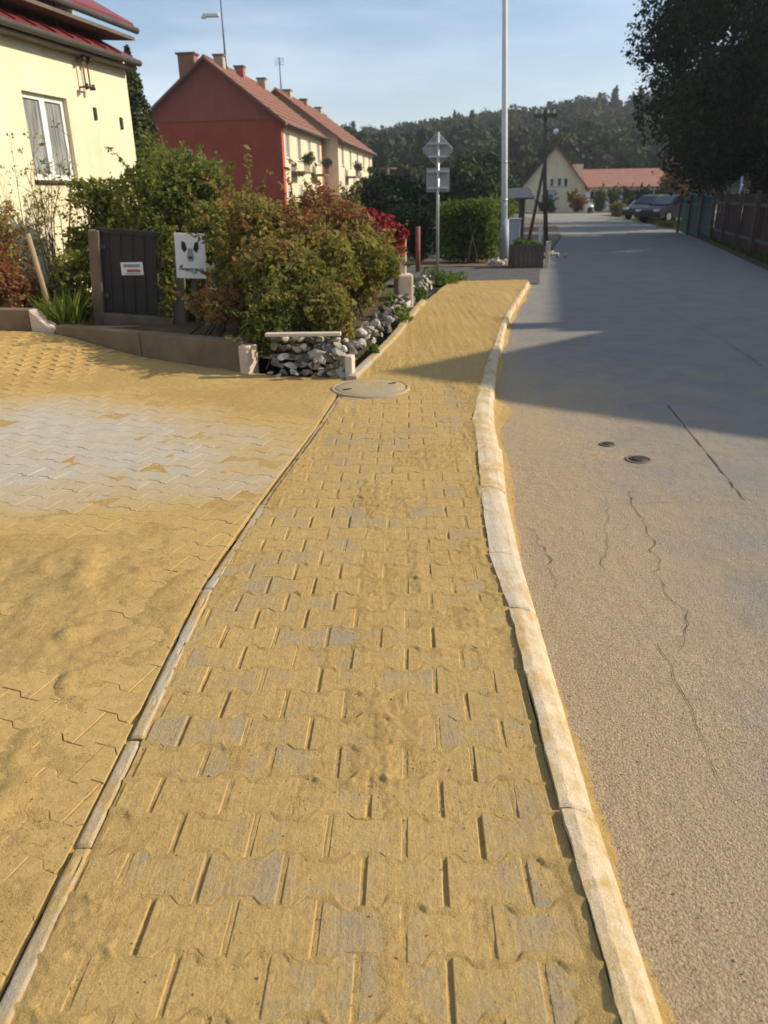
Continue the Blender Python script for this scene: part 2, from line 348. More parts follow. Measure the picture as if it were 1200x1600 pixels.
# ---------------- pavement, driveway
def strip(name, fl, fr, y0, y1, z, m, ny=60, nu=8):
    V, W = np.meshgrid(np.linspace(0, 1, nu), np.linspace(y0, y1, ny)); a, b = fl(W), fr(W)
    return add(name, grid_mesh(name, a + (b - a) * V, W, W * 0 + z, m))
pav = tag(strip('pavement', walk_l, walk_r, -2, 15.7, -.02, M_SAND), kind='structure')
drive_back = lambda x: np.interp(x, [-9, -4.5, -3.8, -1.33, -1.0, -.3, 0], [9.4, 9.25, 9.05, 7.42, 7.25, 7.05, 6.9])
def drive_z(X, Y): return .16 * sstep(-X, 2.0, 4.2) * sstep(Y, 6.6, 9.0)
dxs = np.linspace(0, 1, 60); dys = np.linspace(0, 1, 70); DX, DY = np.meshgrid(dxs, dys)
XD = -7.5 + DX * 7.2; YD = -2 + DY * (drive_back(XD) + 2.0)
XD = np.minimum(XD, walk_l(np.minimum(YD, 6.9)) - .02)
drv = tag(add('driveway', grid_mesh('driveway', XD, YD, drive_z(XD, YD) - .022, M_SAND)), kind='structure')

def paver_poly(ga=.0062, ge=.0012, k=.0325):
    a, e, w_ = .10 - ga, .0825 - ge, .0575 - ge
    return [(-a, -e), (-a + k, -e), (-a + k + .025, -w_), (a - k - .025, -w_), (a - k, -e), (a, -e),
            (a, e), (a - k, e), (a - k - .025, w_), (-a + k + .025, w_), (-a + k, e), (-a, e)]
def clip(poly, n, d):
    out = []
    for i in range(len(poly)):
        p, q = poly[i], poly[(i + 1) % len(poly)]; a = n[0] * p[0] + n[1] * p[1] - d; b = n[0] * q[0] + n[1] * q[1] - d
        if a >= 0: out.append(p)
        if (a >= 0) != (b >= 0):
            t = a / (a - b); out.append((p[0] + (q[0] - p[0]) * t, p[1] + (q[1] - p[1]) * t))
    return out
def area(p): return abs(sum(p[i][0] * p[(i + 1) % len(p)][1] - p[(i + 1) % len(p)][0] * p[i][1] for i in range(len(p)))) / 2
def chamfer_prism(mb, poly, h=.05, c=.003, M=None):
    k = len(poly); n = len(mb.v); cx = sum(p[0] for p in poly) / k; cy = sum(p[1] for p in poly) / k
    inner = []
    for i in range(k):     # inset each corner along its bisector
        p0, p, p1 = Vector(poly[i - 1]), Vector(poly[i]), Vector(poly[(i + 1) % k])
        e0 = (p - p0); e1 = (p1 - p)
        e0 = e0.normalized() if e0.length > 1e-6 else Vector((1, 0)); e1 = e1.normalized() if e1.length > 1e-6 else e0
        n0, n1 = Vector((-e0.y, e0.x)), Vector((-e1.y, e1.x)); b = n0 + n1
        b = b / max(b.length_squared / 2, .4) if b.length > 1e-4 else n0
        inner.append((p.x + b.x * c, p.y + b.y * c))
    for pl, z in ((poly, -h), (poly, -c), (inner, 0)):
        for x, y in pl:
            q = Vector((x, y, z)); mb.v.append(tuple(M @ q) if M else tuple(q))
    for r_ in (0, 1):
        for i in range(k):
            j = (i + 1) % k; mb.f.append((n + r_ * k + i, n + r_ * k + j, n + (r_ + 1) * k + j, n + (r_ + 1) * k + i))
    mb.f.append(tuple(n + 2 * k + i for i in range(k)))
FULL = paver_poly()
full_mb = MB(); chamfer_prism(full_mb, FULL)
full_walk = full_mb.mesh('paver', M_PAVER)
TIGHT = paver_poly(.0022, .0012, .0345); tight_mb = MB(); chamfer_prism(tight_mb, TIGHT, c=.0016); full_drive = tight_mb.mesh('paver', M_DPAVER)

def lay(parent, origin, az, region, cutters, mat, full, limit, zf, rest_name, shape=None, ch=.003, jit=.0015):
    """interlocking pavers on a grid turned by az, cut where they meet an edge"""
    items = []
    Rm = Matrix.Rotation(az, 2)
    for r_ in range(-80, 110):
        for c_ in range(-60, 60):
            l = Vector(((c_ + (.5 if r_ % 2 else 0)) * .2, r_ * .14)); p = Rm @ l + Vector(origin)
            if not region(p.x, p.y): continue
            poly = [tuple(Rm @ Vector(q) + p) for q in (shape or FULL)]; cut = False
            for cf in cutters:
                n, d = cf(p.x, p.y)
                if min(n[0] * q[0] + n[1] * q[1] - d for q in poly) < 0: poly = clip(poly, n, d); cut = True
                if len(poly) < 3: break
            if len(poly) < 3 or area(poly) < .0012: continue
            X = sum(q[0] for q in poly) / len(poly); Y = sum(q[1] for q in poly) / len(poly)
            if Y < .75 or abs(X) > .62 * Y + .5: continue
            items.append((X * X + Y * Y, p, poly, cut))
    items.sort(key=lambda t: t[0]); rest = MB(); k = 0
    for d2, p, poly, cut in items:
        z = zf(p.x, p.y) + random.gauss(0, jit); tilt = Matrix.Rotation(random.gauss(0, .008), 4, 'X') @ Matrix.Rotation(random.gauss(0, .006), 4, 'Y')
        if k < limit:
            if cut:
                mb = MB(); chamfer_prism(mb, [(q[0] - p.x, q[1] - p.y) for q in poly], c=ch); o = add('paver', mb.mesh('paver', mat), parent)
                o.matrix_world = Matrix.Translation((p.x, p.y, z)) @ tilt
            else:
                o = add('paver', full, parent); o.matrix_world = Matrix.Translation((p.x, p.y, z)) @ Matrix.Rotation(az + random.gauss(0, .006), 4, 'Z') @ tilt
            k += 1
        else: chamfer_prism(rest, [(q[0], q[1]) for q in poly], c=ch, M=Matrix.Translation((0, 0, z)))
    if rest.f: tag(rest.build(rest_name, mat, parent), kind='stuff')
    print('pavers', rest_name, len(items))
def edge_cut(f, side, off):
    def g_(x, y):
        a, b = float(f(y - .1)), float(f(y + .1)); n = Vector((.2, a - b)).normalized() * side; m = float(f(y)) + side * off
        return (n.x, n.y), n.x * m + n.y * y
    return g_
AZ = R(-2.2)
lay(pav, (-.02, 0), AZ, lambda x, y: .6 < y < 8.6 and float(walk_l(y)) - .12 < x < float(walk_r(y)) + .12,
    [edge_cut(walk_l, 1, .03), edge_cut(walk_r, -1, .012)], M_PAVER, full_walk, 295, lambda x, y: 0.0, 'far_pavers')
def back_cut(x, y):
    a, b = float(drive_back(x - .1)), float(drive_back(x + .1)); n = Vector((b - a, -.2)).normalized(); return (n.x, n.y), n.x * x + n.y * (float(drive_back(x)) - .03)
lay(drv, (-1.5, 4.3), R(-20), lambda x, y: .7 < y < float(drive_back(x)) and -5 < x < float(walk_l(min(y, 6.9))) + .1,
    [edge_cut(lambda y: walk_l(np.minimum(y, 6.9)), -1, .035), back_cut], M_DPAVER, full_drive, 295, lambda x, y: float(drive_z(x, y)), 'far_pavers', TIGHT, .0016, .0008)

# ---------------- loose sand lying over pavers, driveway and road edge
def logrows(y0, y1, n): return np.exp(np.linspace(math.log(y0), math.log(y1), n))
def sheet(name, X, Y, Z, parent, m=None): return tag(add(name, grid_mesh(name, X, Y, Z, m or M_SAND), parent), kind='stuff')
V, W = np.meshgrid(np.linspace(0, 1, 190), logrows(.8, 15.6, 820)); a, b = walk_l(W) + .02, walk_r(W) + .01; X = a + (b - a) * V
clump = sstep(fbm(X * 2.6, W * 1.5, 4, 11), .46, .72); fine = fbm(X * 38, W * 30, 3, 21); streak = fbm(X * 20, W * 1.6, 3, 31)
gran = vnoise(X * 95, W * 80, 5); far_ = sstep(9.5 - W, 0, 3.5)
edge = np.exp(-(b - X) / .055) * sstep(fbm(X * 3, W * 2.2, 3, 77), .40, .62) + .8 * np.exp(-(X - a) / .10) * sstep(fbm(X * 2, W * 1.2, 3, 87), .42, .62)
Z = -.0034 + .0098 * clump + .0085 * (streak - .5) + .0065 * (fine - .5) * (.35 + clump) * far_ + .0035 * (gran - .5) * (.4 + clump) * far_ + .010 * edge
lx = math.cos(-AZ) * (X + .02) - math.sin(-AZ) * W; ly = math.sin(-AZ) * (X + .02) + math.cos(-AZ) * W
br = np.round(ly / .14 - .5); xr_ = np.abs((lx - .1 * (br % 2) + .1) % .2 - .1); yb_ = .14 * (br + .5) + .0125 - .025 * sstep(xr_, .0675, .0425)
dj = np.abs(ly - yb_); fillm = sstep(fbm(X * 4, W * 4, 3, 301), .20, .40); diag = np.exp(-((xr_ - .055) / .012) ** 2)
ridge = np.exp(-(dj / .0115) ** 2) * (.0072 * fillm + .0060 * diag * (vnoise(X * 9, W * 9, 310) - .45))
rw_ = np.round(ly / .14); dv = .1 - np.abs((lx - .1 * (rw_ % 2) + .1) % .2 - .1); ridge = ridge + np.exp(-(dv / .007) ** 2) * .0075 * (sstep(vnoise(X * 5, W * 7, 320), .25, .85) - .32)
Z += ridge * (W < 8.6) + .0022 * (fbm(X * 70, W * 60, 2, 330) - .5) * far_
Z += sstep(W, 6.0, 8.6) * (.009 + .020 * (fbm(X * 1.5, W * 1.1, 4, 41) - .4))
sheet('loose_sand', X, W, Z, pav)
V, W = np.meshgrid(np.linspace(0, 1, 300), np.linspace(0, 1, 400)); 
yb = drive_back(-.3 - 6.9 * V); Y = .72 * np.exp(W * np.log((yb - .01) / .72)); xr = walk_l(np.minimum(Y, 6.9)) - .028
X = xr - V * (6.9 + xr * 0)
qd = ((X + 2.95) / 2.1) ** 2 + ((Y - 5.05 + .22 * (X + 2.2)) / 1.15) ** 2
grey = sstep(2.0 + (fbm(X * 2.2, Y * 2.6, 4, 101) - .5) * 1.6 - qd, -.5, .5)
mask = fbm(X * 1.2, Y * 1.4, 5, 51) - .5
cl = sstep(fbm(X * 2.3 + Y * .8, Y * 1.5, 4, 61), .48, .72); fine = fbm(X * 32, Y * 30, 3, 71)
track = sstep(fbm((X - Y * .45) * 2.4, (Y + X * .4) * .55, 4, 91), .45, .62)
Z = drive_z(X, Y) + .0012 + .012 * mask + .011 * cl * (.4 + .6 * sstep(5 - Y, 0, 2)) + .008 * (fine - .5) + .010 * (track - .5) * sstep(5.2 - Y, 0, 2.2) + .007 * (fbm((X * .82 - Y * .57) * 9, (X * .57 + Y * .82) * 1.1, 3, 95) - .5) * sstep(4.4 - Y, 0, 1.2) + .010 * sstep(fbm(X * 11, Y * 9, 3, 97), .56, .74) * sstep(fbm(X * 1.7, Y * 1.7, 3, 98), .42, .6) * sstep(4.2 - Y, 0, 1) + .0035 * (vnoise(X * 90, Y * 80, 6) - .5)
bandx = .30 + .10 * np.sin(Y * 2.1) + .25 * sstep(Y, 1.4, 3.0); Z += .030 * np.exp(-((xr - X - bandx) / .10) ** 2) * sstep(fbm(X * 9, Y * 7, 3, 23), .35, .75) * sstep(3.6 - Y, 0, .6)
Z = Z * (1 - grey) + grey * (drive_z(X, Y) - .0016 + .002 * mask + .0008 * (fine - .5)); Z += .012 * np.exp(-(xr - X) / .10) * (fbm(X * 2, Y * 2, 3, 44) - .35) - .010 * np.exp(-(xr - X) / .02)
sheet('loose_sand', X, Y, Z, drv)
# sand washed against the kerb on the road side
V, W = np.meshgrid(np.linspace(0, 1, 40), logrows(.8, 15.5, 420)); k0 = kerb_r(W) - .012
wid = .05 + .16 * fbm(W * 1.4, W * 0, 3, 13) + .12 * np.exp(-((W - 6.1) / .35) ** 2); X = k0 + V * wid
hgt = .004 + .028 * fbm(W * 2.1, W * 0 + 3, 3, 15) + .03 * np.exp(-((W - 6.1) / .3) ** 2)
Z = ROADZ - .004 + hgt * np.exp(-V * 2.6) + .010 * (fbm(X * 40, W * 36, 3, 16) - .5) * (1 - V) - .006 * V
sheet('kerb_sand', X, W, Z, ro)

# ---------------- kerb stones, edging stones
def stone_run(parent, name, fl, fr, y0, y1, prof, mats, joints=None, sub=14, arris=.72):
    """individual stones between two curves; prof(t in 0..1 across, y) -> z"""
    ts = np.array([0, .02, .08, .2, .30, .38, .55, arris - .02, arris, (arris + 1) / 2, .97, 1.0]); js = joints
    for i in range(len(js) - 1):
        a, b = js[i] + .004, js[i + 1] - .004; y = np.linspace(a, b, max(4, int((b - a) * (60 if a < 4 else sub))))
        y = np.concatenate([[a], [a + .008], y[1:-1], [b - .008], [b]])
        T, Yk = np.meshgrid(ts, y); tt = (Yk - a) / (b - a); l, r_ = fl(a) + (fl(b) - fl(a)) * tt, fr(a) + (fr(b) - fr(a)) * tt; jx = random.gauss(0, .003); skew = random.gauss(0, .003)
        wob = (fbm(Yk * 14, T * 3 + i, 4, 7 + i) - .5) * (.12 + .75 * (T < .05)); chip = sstep(fbm(Yk * 17, T * 2 + i, 3, 57 + i), .60, .72) * np.exp(-((T - arris) / .12) ** 2) * .007
        Xk = l + (r_ - l) * T + jx + skew * (Yk - a) + wob * .012
        Zk = prof(T, Yk) - chip + (fbm(Xk * 34, Yk * 22, 3, i) - .5) * .0035 + random.gauss(0, .003)
        endf = np.ones_like(Yk); endf[0] = endf[-1] = 0; Zk = Zk - (1 - endf) * .008
        # close: skirts down both sides and ends
        Xf = np.concatenate([Xk[:, :1], Xk, Xk[:, -1:]], 1); Yf = np.concatenate([Yk[:, :1], Yk, Yk[:, -1:]], 1); Zf = np.concatenate([Zk[:, :1] * 0 - .14, Zk, Zk[:, -1:] * 0 - .14], 1)
        e0 = (Xf[:1], Yf[:1], Zf[:1] * 0 - .14); e1 = (Xf[-1:], Yf[-1:], Zf[-1:] * 0 - .14)
        sm_ = (grid_mesh(name, np.concatenate([e0[0], Xf, e1[0]]), np.concatenate([e0[1], Yf, e1[1]]), np.concatenate([e0[2], Zf, e1[2]]), mats[i % len(mats)] if not callable(mats) else mats(i, a))); sm_.set_sharp_from_angle(angle=R(24)); add(name, sm_, parent)
krb = tag(bpy.data.objects.new('kerb', None), kind='structure'); COL.objects.link(krb)
def kprof(T, Y):
    low = sstep(Y, 2.5, 2.95) * (1 - sstep(Y, 5.6, 6.1)); hi = sstep(Y, 5.9, 6.3)
    cham = np.clip((T - .72) / .25, 0, 1); slope = np.clip((T - .30) / .42, 0, 1)
    nearz = .014 - .020 * slope - .032 * cham - .03 * (T > .98); lowz = .005 - .014 * np.clip((T - .38) / .34, 0, 1) - .030 * cham - .02 * (T > .98); hiz = .018 - .035 * cham - .03 * (T > .98)
    return nearz * (1 - low) * (1 - hi) + lowz * low + hiz * hi
kj = [.30, 1.62, 2.72, 3.24, 4.12, 4.95, 5.62, 6.22, 7.2, 8.2, 9.2, 10.2, 11.2, 12.2, 13.2, 14.2, 15.2]
stone_run(krb, 'kerb_stone', lambda y: walk_r(y) + .006, kerb_r, 0, 0, kprof, lambda i, a: M_KERBD if 2.7 < a < 4.1 else M_KERB, kj)
edg = tag(bpy.data.objects.new('edging', None), kind='structure'); COL.objects.link(edg)
el = lambda y: walk_l(y) - .021
er = lambda y: walk_l(y) + .020
ej = [.55, 1.52, 1.95, 2.94, 3.93, 4.92, 5.6, 6.55]
stone_run(edg, 'edging_stone', el, er, 0, 0, lambda T, Y: .008 - .011 * sstep(Y, 2.7, 3.6) - .004 * fbm(Y * .9, Y * 0, 2, 5) - .006 * (2 * T - 1) ** 6, [M_EDGE], ej)
stone_run(edg, 'edging_stone', lambda y: walk_l(y) - .07, lambda y: walk_l(y) + .02, 0, 0, lambda T, Y: .055 - .012 * (2 * T - 1) ** 6 + T * 0, [M_EDGE], [6.95, 7.9, 8.85, 9.8, 10.75, 11.7, 12.6])

# ---------------- cracks and seams in the asphalt
def ribbon(pts, wd, jitter, name, seed):
    r_ = random.Random(seed); P = []
    for (x0, y0), (x1, y1) in zip(pts[:-1], pts[1:]):
        k = max(3, int(math.hypot(x1 - x0, y1 - y0) / .05))
        for i in range(k): t = i / k; P.append((x0 + (x1 - x0) * t + r_.gauss(0, jitter), y0 + (y1 - y0) * t + r_.gauss(0, jitter)))
    P.append(pts[-1]); mb = MB()
    def zz(x, y):
        u_ = (x - float(road_l(y)) + .03) / (float(road_r(y)) - float(road_l(y)) + .03); X_ = np.array([x]); Y_ = np.array([y])
        return ROADZ + .012 * math.sin(u_ * math.pi) + (float(fbm(X_ * 1.3, Y_ * 1.3, 3, 3)[0]) - .5) * .012 + .0035
    W_ = [wd * .6 * (.25 + r_.random() ** 1.5) for _ in P]
    W_[0] = W_[-1] = .0006
    for i in range(len(P) - 1):
        d = Vector((P[i + 1][0] - P[i][0], P[i + 1][1] - P[i][1])).normalized(); n = Vector((-d.y, d.x))
        q = [(P[i][0] + n.x * W_[i], P[i][1] + n.y * W_[i]), (P[i][0] - n.x * W_[i], P[i][1] - n.y * W_[i]), (P[i + 1][0] - n.x * W_[i + 1], P[i + 1][1] - n.y * W_[i + 1]), (P[i + 1][0] + n.x * W_[i + 1], P[i + 1][1] + n.y * W_[i + 1])]
        mb.quad(*[(x, y, zz(x, y)) for x, y in q])
    mb.build(name, M_CRACK, ro)
ribbon([(2.34, 6.16), (2.03, 3.98)], .010, .002, 'seam', 1)
ribbon([(1.42, 4.2), (1.36, 3.5), (1.24, 3.1), (1.25, 2.75), (1.12, 2.5)], .0035, .010, 'crack', 2)
ribbon([(1.28, 4.1), (1.13, 3.55), (1.02, 3.2)], .0022, .009, 'crack', 3)
ribbon([(1.05, 2.55), (1.02, 2.1), (.98, 1.75)], .0025, .007, 'crack', 4)
ribbon([(1.5, 2.3), (1.33, 1.8), (1.2, 1.5), (1.13, 1.2)], .0026, .008, 'crack', 5)
ribbon([(2.05, 3.3), (1.8, 2.9), (1.72, 2.6)], .0035, .009, 'crack', 6)
ribbon([(2.02, 3.98), (1.62, 4.02), (1.3, 4.0)], .0022, .003, 'seam', 7)
ribbon([(2.33, 6.18), (1.9, 6.35), (1.4, 6.3)], .0025, .003, 'seam', 8)
ribbon([(.76, 3.7), (.80, 3.3), (.76, 3.0)], .004, .012, 'crack', 9)
ribbon([(2.6, 2.4), (2.2, 2.0), (1.7, 1.4)], .0022, .009, 'crack', 10)
ribbon([(4.2, 12), (4.0, 9), (3.6, 6.5)], .006, .012, 'crack', 11)

# ---------------- loose crumbs of sand and gravel
def pebble_mesh(name, seed, m, sub=1, sq=(1, 1, .7), rough=.25, flat=0):
    import bmesh
    bm = bmesh.new(); bmesh.ops.create_icosphere(bm, subdivisions=sub, radius=1); r_ = random.Random(seed)
    for v in bm.verts: v.co = Vector((v.co.x * sq[0], v.co.y * sq[1], v.co.z * sq[2])) * (1 + r_.uniform(-rough, rough))
    for _ in range(flat):      # broken faces
        d = Vector((r_.gauss(0, 1), r_.gauss(0, 1), r_.gauss(0, 1))).normalized(); h_ = r_.uniform(.42, .72)
        for v in bm.verts:
            k_ = v.co.dot(d) - h_ * (abs(d.x) * sq[0] + abs(d.y) * sq[1] + abs(d.z) * sq[2]) / 1.35
            if k_ > 0: v.co -= d * k_
    me = bpy.data.meshes.new(name); bm.to_mesh(me); bm.free(); me.materials.append(m); return me
def crumbs(name, n, place, rmin, rmax, m, parent):
    base = pebble_mesh('crumb_seed', 3, m, 1, (1, 1, .6)); bv = np.empty(len(base.vertices) * 3, np.float32); base.vertices.foreach_get('co', bv); bv = bv.reshape(-1, 3)
    bf = np.array([list(p.vertices) for p in base.polygons]); Vs, Fs = [], []; off = 0
    for i in range(n):
        p = place()
        if p is None: continue
        r_ = rmin * (rmax / rmin) ** (random.random() ** 2.2); a = random.random() * 6.28; ca, sa = math.cos(a), math.sin(a)
        v = bv * (r_ * rng.uniform(.7, 1.3, 3)); v = np.stack([v[:, 0] * ca - v[:, 1] * sa, v[:, 0] * sa + v[:, 1] * ca, v[:, 2]], 1) + np.array(p)
        Vs.append(v); Fs.append(bf + off); off += len(v)
    o = add(name, fast_mesh(name, np.concatenate(Vs), np.concatenate(Fs), m, None, True), parent); return tag(o, kind='stuff')
def on_walk():
    y = .85 * math.exp(random.random() * 2.0); x = random.uniform(float(walk_l(y)), float(walk_r(y)))
    if float(fbm(np.array([x * 2.6]), np.array([y * 1.5]), 4, 11)[0]) < .50 and random.random() < .8: return None
    return (x, y, .001)
crumbs('sand_crumbs', 6500, on_walk, .0010, .0040, M_SAND, pav)
def on_drive():
    y = .9 * math.exp(random.random() * 1.9); xr = float(walk_l(min(y, 6.9))) - .03; x = xr - abs(random.gauss(0, .5))
    return (x, y, .010 + float(drive_z(np.array(x), np.array(y))))
crumbs('sand_crumbs', 2500, on_drive, .0010, .0035, M_SAND, drv)
def on_road():
    y = .9 * math.exp(random.random() * 2.1); x = float(kerb_r(y)) + abs(random.gauss(0, .22)); return (x, y, ROADZ + .004)
crumbs('grit', 900, on_road, .001, .0032, M_SAND, ro)

# ---------------- covers
mh = empty('manhole_cover', 'round concrete manhole cover let into the sandy pavement', 'manhole cover')
MB().lathe((-.10, 6.62, 0), [(.345, -.05), (.345, .012), (.335, .018), (.315, .018), (.312, .008)], 40).build('rim', M_MANH, mh, True)
cv = MB().lathe((-.10, 6.62, 0), [(.308, -.02), (.308, .015), (.300, .020), (.18, .023), (.0, .024)], 40).build('cover', M_MANH, mh, True)
for a in (.5, 3.6): MB().box((-.10 + .22 * math.cos(a), 6.62 + .22 * math.sin(a), .024), (.07, .03, .006), a).build('lifting_slot', M_DARKP, mh)
def valve(x, y, r_, label):
    o = empty('valve_cover', label, 'valve cover', 'small iron covers in the asphalt')
    zb = ROADZ + .008
    MB().lathe((x, y, zb), [(r_, -.02), (r_, .004), (r_ * .92, .006), (r_ * .8, .006), (r_ * .78, .001)], 20).build('ring', M_CONC, o, True)
    MB().lathe((x, y, zb), [(r_ * .76, -.02), (r_ * .75, .0035), (0, .004)], 20).build('lid', M_DARKP, o, True)
valve(1.67, 4.77, .085, 'larger dark oval valve cover set in the sunlit asphalt')
valve(1.56, 5.11, .055, 'smaller dark valve cover farther along the asphalt near the shadow edge')

# ------------------------------------------------------------------ foliage
def leaf_faces(P, Nn, size, asp=.55):
    """rhombic leaves of six points at P facing Nn"""
    n = len(P); t = rng.normal(size=(n, 3)); t -= (t * Nn).sum(1, keepdims=True) * Nn; t /= np.linalg.norm(t, axis=1, keepdims=True) + 1e-9
    b = np.cross(Nn, t); s = size[:, None]; fold = Nn * s * .18
    V = np.stack([P - t * s * .5, P + b * s * asp * .5 - fold * .0 - t * s * .06, P + t * s * .5 - fold, P - b * s * asp * .5 - t * s * .06], 1).reshape(-1, 3)
    F = np.arange(n * 4).reshape(n, 4); return V, F
def foliage(lumps, n, size, upbias=.35, shell=.62, tintf=None, asp=.55, jitter=.25):
    """lumps: (x,y,z,rx,ry,rz). leaves gather near the lump surfaces, fewer inside"""
    Lp = np.array(lumps, float); wts = (Lp[:, 3] * Lp[:, 4] + Lp[:, 4] * Lp[:, 5]); wts /= wts.sum()
    k = rng.choice(len(Lp), n, p=wts); d = rng.normal(size=(n, 3)); d /= np.linalg.norm(d, axis=1, keepdims=True)
    rr = shell + (1.06 - shell) * rng.random(n) ** .7; inner = rng.random(n) < .18; rr[inner] = rng.random(inner.sum()) ** .5 * shell
    bump = 1 + jitter * (vnoise(d[:, 0] * 3 + k * 7.1, d[:, 1] * 3 + d[:, 2] * 3, 9) - .5) * 2
    P = Lp[k, :3] + d * Lp[k, 3:] * (rr * bump)[:, None]
    Nn = d + rng.normal(size=(n, 3)) * .75 + np.array([0, 0, upbias]); Nn /= np.linalg.norm(Nn, axis=1, keepdims=True)
    s = size * np.exp(rng.normal(-.05, .32, n)); ok = P[:, 2] > .0; P, Nn, s, k = P[ok], Nn[ok], s[ok], k[ok]
    V, F = leaf_faces(P, Nn, s, asp); lt = rng.random(len(Lp))[k]
    t = np.clip(tintf(P, lt) if tintf else .2 + .35 * lt + rng.normal(0, .2, len(P)), 0, 1)
    return V, F, np.repeat(t, 4)
def put_foliage(name, VFT, m, parent=None):
    V, F, t = VFT; return add(name, fast_mesh(name, V, F, m, {'tint': t}), parent)
def mk_lumps(c, r_, n, lr, seed, flat=1.0):
    q = random.Random(seed); out = []
    while len(out) < n:
        d = Vector((q.uniform(-1, 1), q.uniform(-1, 1), q.uniform(-1, 1)))
        if d.length > 1: continue
        s = lr * q.uniform(.7, 1.3); out.append((c[0] + d.x * (r_[0] - s * .6), c[1] + d.y * (r_[1] - s * .6), c[2] + d.z * (r_[2] - s * .5 * flat), s, s, s * q.uniform(.75, 1.0) * flat))
    return out
def stems(base, lumps, r0, n, seed, m=None, parent=None, name='stem', spread=.12):
    q = random.Random(seed); mb = MB()
    for i in range(n):
        l = lumps[q.randrange(len(lumps))]; b = Vector((base[0] + q.gauss(0, spread), base[1] + q.gauss(0, spread), base[2])); e = Vector(l[:3]) + Vector((0, 0, l[5] * .5))
        mid = b.lerp(e, .5) + Vector((q.gauss(0, .06), q.gauss(0, .06), .1 * (e - b).length)); mb.tube([b, b.lerp(mid, .6), mid, e], [r0, r0 * .8, r0 * .6, r0 * .2], 5)
    return mb.build(name, m or M_BARK, parent, True)
def shrub(name, label, cat, c, r_, n, leaf, m, seed, lumps=12, lr=.3, tintf=None, group=None, shell=.6, asp=.55, base=None, nst=9, jitter=.25, shoots=1.0):
    o = empty(name, label, cat, group); Ls = mk_lumps(c, r_, lumps, lr, seed)
    put_foliage('foliage', foliage(Ls, n, leaf, .3, shell, tintf, asp, jitter), m, o)
    st_ = stems(base or (c[0], c[1], max(0, c[2] - r_[2])), Ls, .012, nst, seed, None, o, 'stem', .15)
    q = random.Random(seed + 500); mb = MB(); tips = []      # stray shoots
    for i in range(int((16 + 26 * r_[0]) * shoots)):
        l = Ls[q.randrange(len(Ls))]; b = Vector(l[:3]); d = Vector((q.gauss(0, .55), q.gauss(0, .55), q.uniform(.2, 1.1))).normalized(); ln_ = (.18 + .32 * q.random()) * (.5 + r_[2]) + l[5]
        m_ = b + d * ln_ * .6; e = b + d * ln_ + Vector((q.gauss(0, .06), q.gauss(0, .06), -.03)); mb.tube([b, m_, e], [.006, .004, .0015], 4)
        for t in range(9): p = b.lerp(m_, .5).lerp(e, t / 8); tips.append((p.x, p.y, p.z, .035, .035, .03))
    if not shoots: return o
    mb.build('shoot', M_BARK, st_); put_foliage('shoot_leaves', foliage(tips, len(tips) * 4, leaf * .95, tintf=tintf, asp=.42), m, o); return o
def tree(name, label, x, y, h, crown_r, crown_z, n, leaf, m, seed, lumps=30, lr=1.0, trunk=.18, group=None, tintf=None, shell=.6, cat='tree', nlimb=9, ztrunk=None, rz=None, jitter=.3):
    o = empty(name, label, cat, group); rz = rz or (h - crown_z); Ls = mk_lumps((x, y, crown_z), (crown_r, crown_r, rz), lumps, lr, seed)
    put_foliage('crown', foliage(Ls, n, leaf, .35, shell, tintf, .6, jitter), m, o)
    q = random.Random(seed); mb = MB(); zt = ztrunk or crown_z * .9
    mb.tube([(x, y, -.12), (x + q.gauss(0, .04), y, zt * .3), (x + q.gauss(0, .1), y + q.gauss(0, .1), zt * .7), (x, y, crown_z + .4 * rz)], [trunk * 1.25, trunk, trunk * .8, trunk * .25], 9)
    tr_ = mb.build('trunk', M_BARK, o, True); lb = MB()
    for i in range(nlimb):
        l = Ls[q.randrange(len(Ls))]; b = Vector((x, y, zt * q.uniform(.55, 1.0))); e = Vector(l[:3]); mid = b.lerp(e, .5) + Vector((0, 0, .15 * (e - b).length))
        lb.tube([b, mid, e], [trunk * .5, trunk * .3, trunk * .08], 6)
    lb.build('limb', M_BARK, tr_, True); return o
def conifer(name, label, x, y, h, r_, n, leaf, m, seed, group=None, trunk=.12):
    o = empty(name, label, 'tree', group); q = np.random.default_rng(seed)
    z = q.random(n) ** 1.15; ang = q.random(n) * 6.283; lay_ = .72 + .28 * np.abs(((z * h / .45 + ang * .3) % 1) - .5) * 2
    rad = r_ * (1 - z) ** .8 * lay_ * (.45 + .6 * q.random(n) ** .6) * (.8 + .4 * vnoise(ang * 2.2, z * 7, seed)); zz = z * h - .12 * rad
    P = np.stack([x + rad * np.cos(ang), y + rad * np.sin(ang), np.maximum(zz, .05) + .1], 1)
    Nn = np.stack([np.cos(ang), np.sin(ang), np.full(n, .5)], 1) + q.normal(size=(n, 3)) * .6; Nn /= np.linalg.norm(Nn, axis=1, keepdims=True)
    V, F = leaf_faces(P, Nn, leaf * q.uniform(.6, 1.4, n), .4); t = np.clip(q.normal(.45, .22, n), 0, 1)
    put_foliage('crown', (V, F, np.repeat(t, 4)), m, o)
    MB().tube([(x, y, -.12), (x, y, h * .9)], [trunk, trunk * .2], 7).build('trunk', M_BARK, o, True); return o

